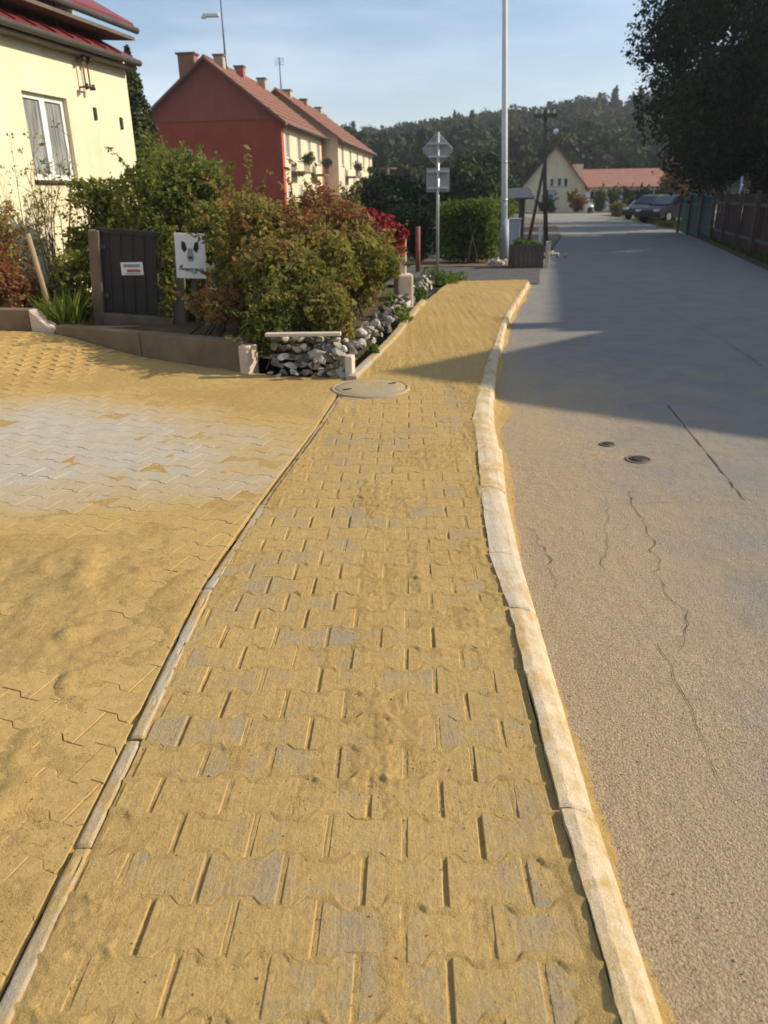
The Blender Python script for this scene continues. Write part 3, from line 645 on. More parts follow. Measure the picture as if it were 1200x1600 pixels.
# ------------------------------------------------------------------ buildings
UP = Vector((0, 0, 1))
def holed_wall(mb, o, ax, n, Ln, H, holes, depth=.14, z0=0):
    """outer face of a wall with real openings and reveals. holes: (a0,a1,z0,z1)"""
    o, ax, n = Vector(o), Vector(ax), Vector(n); P = lambda a, z, d=0: o + ax * a + UP * z - n * d
    As = sorted({0, Ln, *[h[0] for h in holes], *[h[1] for h in holes]}); Zs = sorted({z0, H, *[h[2] for h in holes], *[h[3] for h in holes]})
    for a0, a1 in zip(As[:-1], As[1:]):
        for b0, b1 in zip(Zs[:-1], Zs[1:]):
            ca, cz = (a0 + a1) / 2, (b0 + b1) / 2
            if any(h[0] < ca < h[1] and h[2] < cz < h[3] for h in holes): continue
            mb.quad(P(a0, b0), P(a1, b0), P(a1, b1), P(a0, b1))
    for a0, a1, b0, b1 in holes:
        for (p, q) in (((a0, b0), (a1, b0)), ((a1, b0), (a1, b1)), ((a1, b1), (a0, b1)), ((a0, b1), (a0, b0))):
            mb.quad(P(*p), P(*q), P(*q, depth), P(*p, depth))
def window_in(parent, o, ax, n, hole, panes=2, bar=.06, depth=.11, mg=None, sill=True, mf=None, name='window'):
    o, ax, n = Vector(o), Vector(ax), Vector(n); a0, a1, b0, b1 = hole; oo = o - n * depth; f = MB(); g_ = .004
    f.obox(oo, ax, n, UP, a0 + g_, a0 + bar, 0, .05, b0 + g_, b1 - g_).obox(oo, ax, n, UP, a1 - bar, a1 - g_, 0, .05, b0 + g_, b1 - g_)
    f.obox(oo, ax, n, UP, a0 + bar, a1 - bar, 0, .048, b0 + g_, b0 + bar).obox(oo, ax, n, UP, a0 + bar, a1 - bar, 0, .048, b1 - bar, b1 - g_)
    for i in range(1, panes):
        c = a0 + (a1 - a0) * i / panes; f.obox(oo, ax, n, UP, c - bar * .8, c + bar * .8, 0, .052, b0 + bar, b1 - bar)
    wo = f.build(name, mf or M_WHITE, parent)
    for i in range(panes):
        x0 = a0 + (a1 - a0) * i / panes + bar * .5; x1 = a0 + (a1 - a0) * (i + 1) / panes - bar * .5
        MB().obox(oo, ax, n, UP, x0, x1, .012, .022, b0 + bar * .5, b1 - bar * .5).build('pane', mg or M_GLASS, wo)
    if sill: MB().obox(o, ax, n, UP, a0 - .04, a1 + .04, -depth, .05, b0 - .045, b0 - .003).build('sill', M_CONC if mf else M_GUTTER, wo)
    return wo

# cream house on the left
h = empty('cream_house', 'cream rendered house with dark red roof and a white framed window, behind shrubs at left', 'house')
az = R(12); AX = Vector((math.sin(az), math.cos(az), 0)); NR = Vector((math.cos(az), -math.sin(az), 0)); LEN = 8.0
CO = Vector((-4.28, 15.0, 0)); O0 = CO - AX * LEN; EV = 3.72
HW = (LEN - 3.02, LEN - 1.93, 1.86, 3.0)
mb = MB(); holed_wall(mb, O0, AX, NR, LEN, EV + .02, [HW, (1.2, 2.1, 1.86, 2.98)])
DEP = 7.0
mb.quad(CO, CO - NR * DEP, CO - NR * DEP + UP * (EV + .02), CO + UP * (EV + .02))
mb.quad(O0, O0 + UP * EV, O0 - NR * DEP + UP * EV, O0 - NR * DEP)
mb.quad(O0 - NR * DEP, O0 - NR * DEP + UP * EV, CO - NR * DEP + UP * EV, CO - NR * DEP)
wl = mb.build('wall', M_CREAM, h)
window_in(h, O0, AX, NR, HW, 2, .075, .12, M_GLASSL); window_in(h, O0, AX, NR, (1.2, 2.1, 1.86, 2.98), 2, .075, .12, M_GLASSL)
def slab(mb, pts, th, up=UP):
    d = Vector(up) * th; p = [Vector(q) for q in pts]; mb.quad(*[q + d for q in p]); mb.quad(*reversed(p))
    for i in range(len(p)): j = (i + 1) % len(p); mb.quad(p[i], p[j], p[j] + d, p[i] + d)
    return mb
e0, e1 = O0 - AX * .4 + NR * .22 + UP * EV, CO + AX * .02 + NR * .22 + UP * EV
rf = slab(MB(), [e0, e1, e1 - NR * 1.25 + UP * .66 - AX * .3, e0 - NR * 1.25 + UP * .66], .06).build('roof', M_SHEETRED, h)
slab(MB(), [e0 + UP * -.10, e1 + UP * -.10, e1 - NR * .215 - UP * .10, e0 - NR * .215 - UP * .10], .03).build('soffit', M_SOFFIT, rf)
MB().tube([e0 + NR * .05 + UP * -.01, e1 + NR * .05 + UP * -.01], .05, 10).build('gutter', M_GUTTER, rf, True)
for k in range(19):      # standing seams of the sheet roof
    b = e0 + AX * (.25 + k * .45); 
    if (b - e1).dot(AX) > -.5: break
    MB().obox(b + UP * .06, AX, (-NR * 1.25 + UP * .66).normalized(), (UP * 1.25 + NR * .66).normalized(), -.012, .012, 0, 1.38, 0, .025).build('roof_seam', M_SHEETRED, rf)
# attic storey set back above the lower roof, with its own eaves
AT = O0 - NR * .85; mb = MB(); holed_wall(mb, AT + UP * (EV - .3), AX, NR, LEN + .05, 1.2, [])
mb.quad(AT + AX * (LEN + .05) + UP * (EV - .3), AT + AX * (LEN + .05) - NR * 5 + UP * (EV - .3), AT + AX * (LEN + .05) - NR * 5 + UP * (EV + .9), AT + AX * (LEN + .05) + UP * (EV + .9)); mb.build('attic_wall', M_CREAM, h)
u0, u1 = AT - AX * .4 + NR * 1.05 + UP * (EV + .50), AT + AX * (LEN + .10) + NR * 1.05 + UP * (EV + .50)
ur = slab(MB(), [u0, u1, u1 - NR * 4 + UP * 2.2, u0 - NR * 4 + UP * 2.2], .09).build('upper_roof', M_SHEETRED, h)
slab(MB(), [u0 - UP * .16, u1 - UP * .16, u1 - NR * 1.0 - UP * .10, u0 - NR * 1.0 - UP * .10], .05).build('soffit', M_SOFFIT, ur)
MB().tube([u0 + NR * .05 - UP * .02, u1 + NR * .05 - UP * .02], .05, 10).build('gutter', M_GUTTER, ur, True)
pb = O0 + AX * (LEN - 1.72) - NR * .1 + UP * (EV + .1); MB().tube([pb, pb + UP * 1.3], .018, 8).build('vent_pipe', M_GUTTER, h, True)
wb = empty('wall_bracket', 'rusty iron cable bracket with insulators on the cream house wall', 'bracket')
ob = O0 + AX * (LEN - 1.50); b = MB()
b.tube([ob + NR * .10 + UP * 3.62, ob + NR * .10 + UP * 3.16], .014, 8); b.tube([ob + AX * .13 + NR * .10 + UP * 3.62, ob + AX * .13 + NR * .10 + UP * 3.16], .014, 8)
for z in (3.58, 3.20): b.tube([ob + UP * z - NR * .02, ob + UP * z + NR * .16], .014, 8); b.tube([ob + UP * z + NR * .10 - AX * .05, ob + UP * z + NR * .10 + AX * .17], .014, 8)
b.build('frame', simple('rusty_iron', (.14, .075, .035), (.22, .12, .06), 20, .8), wb, True)
for z in (3.58, 3.20):
    for a in (-.05, .13): MB().lathe(tuple(ob + UP * (z - .04) + NR * .15 + AX * a), [(.012, 0), (.035, .01), (.035, .04), (.02, .05), (.03, .07), (.01, .085)], 10).build('insulator', M_DARKP, wb, True)
for a, z, lab in ((LEN - 1.18, 2.86, 'left'), (LEN - .38, 2.78, 'right')):
    o = empty('wall_vent', 'small dark vent on the cream wall, the %s of two' % ('one nearer the window' if lab == 'left' else 'one nearer the house corner'), 'vent', 'vents in the cream wall')
    b = MB().obox(O0, AX, NR, UP, a - .04, a + .04, .002, .02, z - .09, z + .09).build('frame', M_DARKP, o)
    for k in range(4): MB().obox(O0, AX, NR, UP, a - .032, a + .032, .02, .03, z - .075 + k * .04, z - .055 + k * .04).build('slat', M_GUTTER, o)

# terraced block with the red gable
def block(name, label, co, az, LN, eave, ridge, wid, gable_m, gable_up, facade_m, ncol, seed, corner=None):
    o = empty(name, label, 'house'); ax = Vector((math.sin(az), math.cos(az), 0)); nr = Vector((math.cos(az), -math.sin(az), 0)); co = Vector(co); q = random.Random(seed)
    half = wid / 2; apex = co - nr * half + UP * ridge
    holes = []
    for k in range(ncol):
        a = (k + .5) * LN / ncol
        for z in (1.0, 3.75): holes.append((a - .55, a + .55, z, z + 1.35))
    mb = MB(); holed_wall(mb, co, ax, nr, LN, eave, holes, .15, -.2); mb.build('facade', facade_m, o)
    for i, hh in enumerate(holes): window_in(o, co, ax, nr, hh, 2, .09, .12, M_GLASSL if q.random() < .4 else M_GLASS)
    g_ = MB(); l = co - nr * wid
    sw = (1.7, 2.5, 3.4, 4.3) if gable_m is M_REDWALL else None
    gw = MB(); holed_wall(gw, l, nr, -ax, wid, eave, [(2.2, 2.7, 3.4, 4.3)] if sw else [], .15, -.2); gw.build('gable_wall', gable_m, o)
    if sw: window_in(o, l, nr, -ax, (2.2, 2.7, 3.4, 4.3), 1, .06, .1, M_GLASS, False)
    tri = MB(); p0, p1, p2 = l + UP * eave - ax * .05, co + UP * eave - ax * .05, apex - ax * .05
    tri.quad(p0, p1, p2); tri.quad(p0 + ax * .3, p2 + ax * .3, p1 + ax * .3); tri.quad(p0, p0 + ax * .3, p1 + ax * .3, p1)
    tri.build('gable_boarding', gable_up, o)
    far = MB(); far.quad(co + ax * LN, l + ax * LN, l + ax * LN + UP * eave, co + ax * LN + UP * eave); far.quad(co + ax * LN + UP * eave, l + ax * LN + UP * eave, apex + ax * LN)
    far.quad(l, l + UP * eave, l + ax * LN + UP * eave, l + ax * LN); far.build('rear_wall', facade_m, o)
    sl = (ridge - eave) / half; r_ = MB()
    for sgn in (1, -1):
        ed = (co if sgn > 0 else l) + nr * sgn * .45 + UP * (eave - .45 * sl)
        slab(r_, [ed - ax * .55, ed + ax * (LN + .0), apex + ax * (LN + .0) + UP * .02, apex - ax * .55 + UP * .02][::sgn], .16)
    ro_ = r_.build('roof', M_TILE, o)
    # tile courses
    for k in range(1, 9):
        t = k / 9.0; b = (co + nr * .45 + UP * (eave - .45 * sl)).lerp(apex, t) + UP * .165
        MB().obox(b - ax * .30, ax, nr, UP, 0, LN + .3, -.02, .05, -.012, .03).build('tile_course', M_TILE, ro_)
    MB().tube([apex - ax * .3 + UP * .17, apex + ax * LN + UP * .17], .11, 8).build('ridge_tile', M_TILE, ro_, True)
    gt = co + nr * .5 + UP * (eave - .45 * sl + .05); MB().tube([gt, gt + ax * LN], .08, 8).build('gutter', M_GUTTER, ro_, True)
    if corner:
        for a in (-.04, LN - .5): MB().obox(co, ax, nr, UP, a, a + .55, .004, .05, -.2, eave - .25).build('corner_strip', corner, o)
    # balconies with flower boxes
    for k in range(ncol):
        if k % 2: continue
        a = (k + .95) * LN / ncol; b = MB().obox(co, ax, nr, UP, a - .9, a + .9, .0, .85, 2.95, 3.08); bo = b.build('balcony', M_CONC, o)
        ra = MB()
        for i in range(10): ra.obox(co, ax, nr, UP, a - .88 + i * .195, a - .86 + i * .195, .81, .83, 3.08, 3.98)
        ra.obox(co, ax, nr, UP, a - .9, a + .9, .80, .84, 3.98, 4.02); ra.build('railing', M_GUTTER, bo)
        tag(put_foliage('flower_box', foliage([tuple(co + ax * (a - .5 + .5 * i) + nr * .9 + UP * (3.72 + q.uniform(-.1, .2))) + (.34, .3, .3) for i in range(3)], 500, .12), LF_DARK, bo), kind='stuff')
    return o, ax, nr, apex, sl
AZR = R(6.6)
bo1, ax, nr, apex, sl = block('terraced_house', 'brick red gabled terrace house with maroon boarded gable and cream street front', (-5.5, 48.6, 0), AZR, 13.0, 5.72, 8.72, 8.0, M_REDWALL, M_MAROON, M_CREAM2, 4, 3, simple('corner_red', (.42, .07, .04), (.50, .10, .06), 2))
p2 = Vector((-5.5, 48.6, 0)) + ax * 13.3 + nr * 1.1
bo2, ax2, nr2, apex2, sl2 = block('terraced_house', 'farther cream terrace house joined beyond the red gabled one', p2, AZR, 20.0, 5.55, 8.6, 8.6, M_CREAM2, M_CREAM2, M_CREAM2, 5, 5)
def chimney(parent, p, sx, sy, hh, m):
    c = MB().box((p[0], p[1], p[2] + hh / 2), (sx, sy, hh), -AZR).build('chimney', m, parent)
    MB().box((p[0], p[1], p[2] + hh + .05), (sx * 1.2, sy * 1.2, .1), -AZR).build('chimney_cap', M_CONC, c)
ch = apex - nr * 1.35 + ax * 1.0; chimney(bo1, (ch.x, ch.y, ch.z - 1.3), .95, .7, 1.75, M_BRICK)
for a, m_ in ((1.8, M_CHIMP), (6.0, M_BRICK), (11.4, M_CHIMP)): p = apex + ax * a + nr * .25; chimney(bo1, (p.x, p.y, p.z - .5), .55, .5, .95, m_)
for a, m_ in ((3.5, M_CHIMP), (9.5, M_BRICK), (16, M_CHIMP)): p = apex2 + ax2 * a; chimney(bo2, (p.x, p.y, p.z - .5), .55, .5, .95, m_)
an = empty('roof_antenna', 'tall thin mast with a white panel on the roof of the red gabled house', 'antenna')
p = apex + ax * 3.2 + nr * .2; MB().tube([p - UP * .1, p + UP * 3.5], [.06, .035], 8).build('mast', M_GUTTER, an, True)
MB().box((p.x - .62, p.y, p.z + 2.75), (.95, .25, .22), 0).box((p.x - 1.05, p.y, p.z + 2.65), (.3, .2, .16), 0).build('panel', M_WHITE, an, bevel=.05)
an = empty('roof_antenna', 'short bare mast on the ridge of the farther cream terrace house', 'antenna')
p = apex2 + ax2 * 1.5; MB().tube([p, p + UP * 2.4], [.05, .03], 8).build('mast', M_GUTTER, an, True)
mbx = MB()
for k in range(4): mbx.tube([p + UP * (1.9 + k * .13) - nr2 * .35, p + UP * (1.9 + k * .13) + nr2 * .35], .015, 5)
mbx.build('rods', M_GUTTER, an)
sdish = tag(MB().lathe((-11.6, 48.0, 3.9), [(.05, -.1), (.2, .0), (.28, .06), (.26, .07), (.0, .0)], 16).build('satellite_dish', M_WHITE, None, True), 'small white satellite dish on the brick red gable wall', 'satellite dish')
sdish.matrix_world = Matrix.Translation((-11.3, 48.75, 3.95)) @ Matrix.Rotation(R(75), 4, 'X') @ Matrix.Translation((11.6, -48, -3.9))

# far cream gable house and the long low building
fh = empty('gable_house', 'distant cream house with steep gable and three small windows at the bend of the road', 'house')
c0 = Vector((13.9, 80.3, 0)); gx = Vector((.983, -.18, 0)).normalized(); gn = Vector((gx.y, -gx.x, 0)); WD = 5.9; EVF = 2.2; RG = 5.6
hl = [(2.55, 2.95, 2.15, 2.95), (3.25, 3.65, 2.15, 2.95), (3.85, 4.25, 2.15, 2.95)]
mb = MB(); holed_wall(mb, c0, gx, gn, WD, EVF, [(2.3, 3.2, -.1, 1.9)], .15, -.2)
# gable part with openings
P = lambda a, z, d=0: c0 + gx * a + UP * z - gn * d
k = (RG - EVF) / (WD / 2); lim = lambda z: (z - EVF) / k
seq = [EVF, 2.95, RG]
z0_, z1_ = EVF, 2.95; row = [lim(z0_), 2.55, 2.95, 3.25, 3.65, 3.85, 4.25]
def trap(a0, a1, za, zb, la=None, lb=None): mb.quad(P(a0, za), P(a1, za), P(lb if lb is not None else a1, zb), P(la if la is not None else a0, zb))
trap(0, 2.55, EVF, 2.95, lim(2.95)); trap(2.95, 3.25, EVF, 2.95); trap(3.65, 3.85, EVF, 2.95); trap(4.25, WD, EVF, 2.95, None, WD - lim(2.95))
mb.quad(P(lim(2.95), 2.95), P(WD - lim(2.95), 2.95), P(WD / 2, RG))
mb.quad(P(0, -.2), P(0, EVF), P(0, EVF, 8), P(0, -.2, 8)); mb.quad(P(WD, -.2), P(WD, -.2, 8), P(WD, EVF, 8), P(WD, EVF)); mb.quad(P(0, 0, 8), P(0, EVF, 8), P(WD / 2, RG, 8), P(WD, EVF, 8), P(WD, 0, 8))
mb.build('wall', M_CREAM2, fh)
for a0, a1, z0_, z1_ in hl: window_in(fh, c0, gx, gn, (a0, a1, EVF + .02, z1_), 1, .05, .08, M_GLASS, True)
MB().obox(c0, gx, gn, UP, 2.32, 3.18, -.14, -.08, -.1, 1.88).build('door', M_CAB, fh)
r_ = MB()
for s_ in (0, 1):
    ed = P(0 if not s_ else WD, EVF) + gx * (-.4 if not s_ else .4) - UP * .4 * k
    slab(r_, [ed + gn * .35, ed - gn * 8.3, P(WD / 2, RG + .02) - gn * 8.3, P(WD / 2, RG + .02) + gn * .35][::(1 if s_ else -1)], .14)
rfh = r_.build('roof', M_TILE, fh)
MB().box(tuple(P(5.2, 2.9, 3)), (.9, .9, 2.6)).build('chimney', M_CREAM2, rfh)
lb = empty('low_building', 'long low building with pale red roof and white wall beside the distant gable house', 'building')
c1 = Vector((20.4, 84, 0)); LX = 9.2
mb = MB(); holed_wall(mb, c1, Vector((1, 0, 0)), Vector((0, -1, 0)), LX, 2.2, [(1 + 2 * i, 2 + 2 * i, .9, 1.8) for i in range(4)], .12, -.2)
mb.quad(c1 + Vector((LX, 0, -.2)), c1 + Vector((LX, 6, -.2)), c1 + Vector((LX, 6, 2.2)), c1 + Vector((LX, 0, 2.2))); mb.quad(c1 + Vector((0, 0, -.2)), c1 + Vector((0, 0, 2.2)), c1 + Vector((0, 6, 2.2)), c1 + Vector((0, 6, -.2)))
mb.build('wall', M_WHITE, lb)
for i in range(4): window_in(lb, c1, (1, 0, 0), (0, -1, 0), (1 + 2 * i, 2 + 2 * i, .9, 1.8), 2, .06, .1, M_GLASS)
slab(MB(), [c1 + Vector((-.4, -.5, 2.0)), c1 + Vector((LX + .4, -.5, 2.0)), c1 + Vector((LX - .4, 3.2, 3.75)), c1 + Vector((-.4, 3.2, 3.75))], .12).build('roof', M_TILE2, lb)
slab(MB(), [c1 + Vector((-.4, 6.9, 2.0)), c1 + Vector((-.4, 3.2, 3.75)), c1 + Vector((LX - .4, 3.2, 3.75)), c1 + Vector((LX + .4, 6.9, 2.0))], .12).build('rear_roof', M_TILE2, lb)

# unseen house added outside the frame on the right so its gable shades the pavement
hr = empty('shading_house', 'unseen tall gabled house placed across the road to throw the wedge of shade', 'house')
cy_, gx0, rh, hw = 7.95, 13.0, 7.5, 5.2; ev_ = rh - hw * .73; GX = Vector((0, -1, 0)); GN = Vector((-1, 0, 0)); o0 = Vector((gx0, cy_ + hw, 0))
hs = [(1.6 + 2.9 * i, 2.7 + 2.9 * i, 1.0, 2.3) for i in range(3)]
mb = MB(); holed_wall(mb, o0, GX, GN, 2 * hw, ev_, hs, .15, -.2); mb.quad(o0 + UP * ev_, o0 + GX * 2 * hw + UP * ev_, o0 + GX * hw + UP * rh)
for yy_ in (0, 2 * hw): b = o0 + GX * yy_; mb.quad(b - UP * .2, b - UP * .2 - GN * 9, b - GN * 9 + UP * ev_, b + UP * ev_)
mb.build('wall', M_CREAM2, hr)
for hh in hs: window_in(hr, o0, GX, GN, hh, 2, .08, .12)
r_ = MB()
for s_ in (0, 1):
    ed = o0 + GX * (-.35 if not s_ else 2 * hw + .35) + UP * (ev_ - .35 * .73)
    slab(r_, [ed + GN * .3, ed - GN * 9.3, o0 + GX * hw + UP * (rh + .02) - GN * 9.3, o0 + GX * hw + UP * (rh + .02) + GN * .3][::(1 if s_ else -1)], .13)
r_.build('roof', M_TILE, hr)

hr = empty('shading_house', 'unseen long eaved house placed behind the right hand fence to shade the road', 'house')  # second unseen house, its ridge and chimney placed for the road shadow
d_ = Vector((2.5, 11.9, 0)).normalized(); n_ = Vector((-d_.y, d_.x, 0)); r0 = Vector((17.9, 11.0, 0)); LH = 12.2; RH = 9.2; HWD = 4.2; EH = 5.6
o0 = r0 + n_ * HWD + d_ * LH; hs = [(1.2 + 2.7 * i, 2.3 + 2.7 * i, z, z + 1.35) for i in range(4) for z in (.9, 3.6)]
mb = MB(); holed_wall(mb, o0, -d_, n_, LH, EH, hs, .15, -.2)
for t in (0, LH): b = r0 + d_ * t; mb.quad(b + n_ * HWD - UP * .2, b - n_ * HWD - UP * .2, b - n_ * HWD + UP * EH, b + UP * RH, b + n_ * HWD + UP * EH)
mb.build('wall', M_CREAM2, hr)
for hh in hs: window_in(hr, o0, -d_, n_, hh, 2, .08, .12)
r_ = MB(); k_ = (RH - EH) / HWD
for s_ in (1, -1):
    ed = r0 + n_ * s_ * (HWD + .4) + UP * (EH - .4 * k_)
    slab(r_, [ed - d_ * .3, ed + d_ * (LH + .3), r0 + d_ * (LH + .3) + UP * (RH + .02), r0 - d_ * .3 + UP * (RH + .02)][::-s_], .13)
rr2 = r_.build('roof', M_TILE, hr); c_ = r0 + d_ * .25
MB().box((c_.x, c_.y, RH - .05), (.5, .5, 1.1)).build('chimney', M_BRICK, rr2)

# ------------------------------------------------------------------ garden on the left
soil_x, soil_y = np.meshgrid(np.linspace(0, 1, 40), np.linspace(0, 1, 40))
gxl = -9 + soil_x * 9.1; yb = drive_back(np.minimum(gxl, -.35)) + .12; gyy = yb + soil_y * (16.5 - yb); gxx = np.minimum(gxl, np.interp(gyy, [7, 8.7, 12.8, 16.5], [-.42, -.1, .45, .9]))
gzz = .10 + .08 * fbm(gxx * 1.1, gyy * 1.1, 3, 8) - .22 * sstep(gyy, 13.5, 16.3)
tag(add('garden_soil', grid_mesh('garden_soil', gxx, gyy, gzz, M_SOIL)), kind='structure')
gw = empty('garden_wall', 'low brown concrete wall between the driveway and the garden shrubs', 'wall')
def wallrun(parent, name, p, q, th, z0, za, zb, m, bevel=.012):
    p, q = Vector((*p, 0)), Vector((*q, 0)); d = (q - p).normalized(); n = Vector((-d.y, d.x, 0)); mb = MB(); b = len(mb.v)
    for pt, zt in ((p, za), (q, zb)):
        for s_, z in ((0, z0), (1, z0), (1, zt), (0, zt)): mb.v.append(tuple(pt + n * th * s_ + UP * z))
    mb.f += [(3, 2, 1, 0), (4, 5, 6, 7), (0, 1, 5, 4), (1, 2, 6, 5), (2, 3, 7, 6), (3, 0, 4, 7)]; return mb.build(name, m, parent, bevel=bevel)
wallrun(gw, 'wall_section', (-3.78, 9.08), (-2.56, 8.24), .16, -.1, .235, .262, M_CONC); wallrun(gw, 'wall_section', (-2.55, 8.235), (-1.34, 7.42), .16, -.1, .262, .29, M_CONC)
MB().box((-1.28, 7.43, .08), (.11, .16, .36), R(-34)).build('end_block', M_CONCP, gw, bevel=.015)
lw = empty('garden_wall', 'short concrete kerb wall with a pale slanted end at the left edge', 'wall')
wallrun(lw, 'wall_section', (-7.2, 9.6), (-4.12, 9.22), .18, -.1, .42, .40, M_CONC); wallrun(lw, 'slanted_end', (-4.118, 9.22), (-3.83, 9.17), .18, -.1, .40, .14, M_CONCP)
def mixed_t(P, lt): return .15 + .5 * lt + rng.normal(0, .2, len(P))
# dark gate panel on a plinth between posts
gp = empty('gate_panel', 'dark brown metal gate panel between weathered concrete posts on a plinth', 'gate')
MB().box((-3.08, 9.85, .72), (.74, .04, .94)).build('panel', M_DARKP, gp, bevel=.006)
fr_ = MB().box((-3.08, 9.83, 1.205), (.82, .07, .05)); fr_.build('top_rail', M_DARKP, gp)
MB().box((-3.52, 9.85, .62), (.13, .16, 1.16)).build('post', M_CONC, gp, bevel=.012); MB().box((-2.52, 9.85, .62), (.15, .16, 1.02)).build('post', M_CONC, gp, bevel=.012)
MB().box((-3.02, 9.82, .13), (.86, .20, .22)).build('plinth', M_CONC, gp, bevel=.012)
put_foliage('climber', foliage([(-2.68 + .03 * (i % 3), 9.74, .35 + .11 * i, .10, .07, .1) for i in range(9)], 1100, .05, tintf=mixed_t), LF_OLIVE, gp)
gp.matrix_world = Matrix.Translation((-3.0, 9.85, 0)) @ Matrix.Rotation(R(5), 4, 'Y') @ Matrix.Translation((3.0, -9.85, 0))
for z in (.45, 1.02): MB().box((-3.44, 9.82, z), (.10, .03, .05)).build('hinge', M_GUTTER, gp)
for k in range(5): MB().box((-3.36 + k * .14, 9.826, .72), (.012, .012, .90)).build('rib', M_DARKP, gp)
MB().box((-2.76, 9.81, .72), (.03, .05, .12)).build('handle', M_GALV, gp)
pl = empty('notice_plate', 'small white plate with grey and red lines on the dark gate panel', 'sign')
MB().box((-3.02, 9.815, .79), (.27, .008, .15)).build('plate', M_WHITE, pl, bevel=.003)
MB().box((-3.02, 9.809, .825), (.20, .004, .035)).build('grey_line', M_GREYINK, pl); MB().box((-3.005, 9.809, .765), (.16, .004, .035)).build('red_line', M_REDINK, pl)
MB().box((-3.02, 9.809, .733), (.2, .004, .008)).build('grey_line', M_GREYINK, pl)
ps = empty('warning_board', 'white board with a black animal head emblem hung beside the dark gate', 'sign')
PM = Matrix.Translation((-2.2, 9.42, .95)) @ Matrix.Rotation(R(3), 4, 'Y')
b = MB(); b.box((0, 0, 0), (.35, .012, .50), M=PM); b.build('board', M_WHITE, ps, bevel=.004)
XR = Matrix.Rotation(R(90), 4, 'X'); EM = PM @ Matrix.Translation((0, -.0075, .045)) @ XR
ear = [(-.035, .03), (-.055, .10), (-.095, .12), (-.10, .04), (-.07, -.01)]
MB().prism(ear[::-1], 0, .003, EM).build('emblem', M_INK, ps); MB().prism([(-x, y) for x, y in ear], 0, .003, EM).build('emblem', M_INK, ps)
MB().prism([(-.035, -.02), (-.045, -.06), (-.025, -.105), (.025, -.105), (.045, -.06), (.035, -.02), (.02, .04), (-.02, .04)], 0, .003, EM).build('emblem', M_GREYINK, ps)
MB().prism([(-.025, -.055), (0, -.08), (.025, -.055), (0, -.045)], .003, .005, EM).build('emblem_mark', M_INK, ps)
b = MB()
b.box((0, -.0085, -.145), (.29, .005, .022), M=PM); b.build('text_line', M_GREYINK, ps)
MB().box((-2.2, 9.46, .55), (.05, .04, 1.25)).build('support_post', M_DWOOD, ps)
tag(MB().tube([(-4.13, 9.62, 1.22), (-4.06, 9.6, .7), (-3.99, 9.58, .05)], [.028, .03, .034], 7).build('wooden_stake', M_WOOD, None, True), 'slanting bare wooden stake left of the dark gate panel', 'stake')

# shrubs
def rust_t(P, lt): return .02 + .32 * lt + .45 * sstep(P[:, 2], .75, 1.5) + rng.normal(0, .2, len(P))
def mixed_t(P, lt): return .15 + .5 * lt + rng.normal(0, .2, len(P))
G1 = 'shrubs in the front garden'
shrub('hedge_shrub', 'big rust topped shrub above the pale rubble corner', 'shrub', (-.98, 8.5, .82), (.85, .75, .70), 21000, .062, LF_RUST, 1, 20, .26, rust_t, G1)
shrub('hedge_shrub', 'rust and green shrub right of the big rusty one along the rubble', 'shrub', (-.38, 9.9, .82), (.62, 1.05, .68), 17000, .062, LF_RUST, 2, 18, .26, rust_t, G1)
shrub('hedge_shrub', 'green shrub with rusty crown just right of the white warning board', 'shrub', (-1.48, 9.1, .86), (.5, .65, .74), 13000, .06, LF_RUST, 3, 15, .25, lambda P, lt: rust_t(P, lt) - .08, G1)
shrub('hedge_shrub', 'brownish shrub at the far end of the rubble before the crimson vine', 'shrub', (-.25, 11.3, .84), (.52, .8, .66), 9000, .065, LF_RUST, 4, 12, .26, lambda P, lt: rust_t(P, lt) + .05, G1)
shrub('hedge_shrub', 'low green shrub spilling over the pale rubble between the wall end and plank', 'shrub', (-1.1, 7.68, .38), (.30, .25, .36), 3600, .05, LF_OLIVE, 5, 9, .16, mixed_t, G1)
shrub('hedge_shrub', 'yellow olive shrub spilling low over the rubble behind the pale plank', 'shrub', (-.62, 7.85, .46), (.42, .26, .34), 5200, .05, LF_RUST, 18, 12, .17, lambda P, lt: .05 + .4 * lt + rng.normal(0, .2, len(P)), G1)
shrub('rose_bush', 'red leaved bush hanging over the low wall below the warning board', 'shrub', (-1.75, 8.25, .47), (.42, .28, .24), 2600, .055, LF_RUST, 6, 9, .16, lambda P, lt: .55 + .4 * lt + rng.normal(0, .15, len(P)), G1, shoots=.3)
shrub('hedge_shrub', 'tall olive shrub behind the dark gate panel', 'shrub', (-2.75, 11.2, 1.15), (.95, .7, 1.0), 16000, .07, LF_OLIVE, 7, 18, .30, mixed_t, G1)
shrub('hedge_shrub', 'loose olive shrub in front of the cream house corner', 'shrub', (-3.75, 11.7, 1.0), (.8, .6, .95), 9000, .07, LF_OLIVE, 8, 16, .28, mixed_t, G1)
shrub('hedge_shrub', 'olive shrub behind the warning board with yellowish tips', 'shrub', (-1.85, 11.6, 1.1), (.9, .65, .98), 15000, .07, LF_OLIVE, 9, 18, .30, lambda P, lt: mixed_t(P, lt) + .1, G1)
shrub('hedge_shrub', 'rusty olive shrub below the red gable, behind the big rusty one', 'shrub', (-1.05, 12.3, 1.0), (.9, .65, .85), 12000, .07, LF_RUST, 10, 16, .28, rust_t, G1)
shrub('hedge_shrub', 'dark green shrub under the cream terrace front', 'shrub', (-.55, 13.6, .9), (.8, .6, .72), 7000, .075, LF_GREEN, 16, 14, .3, mixed_t, G1)
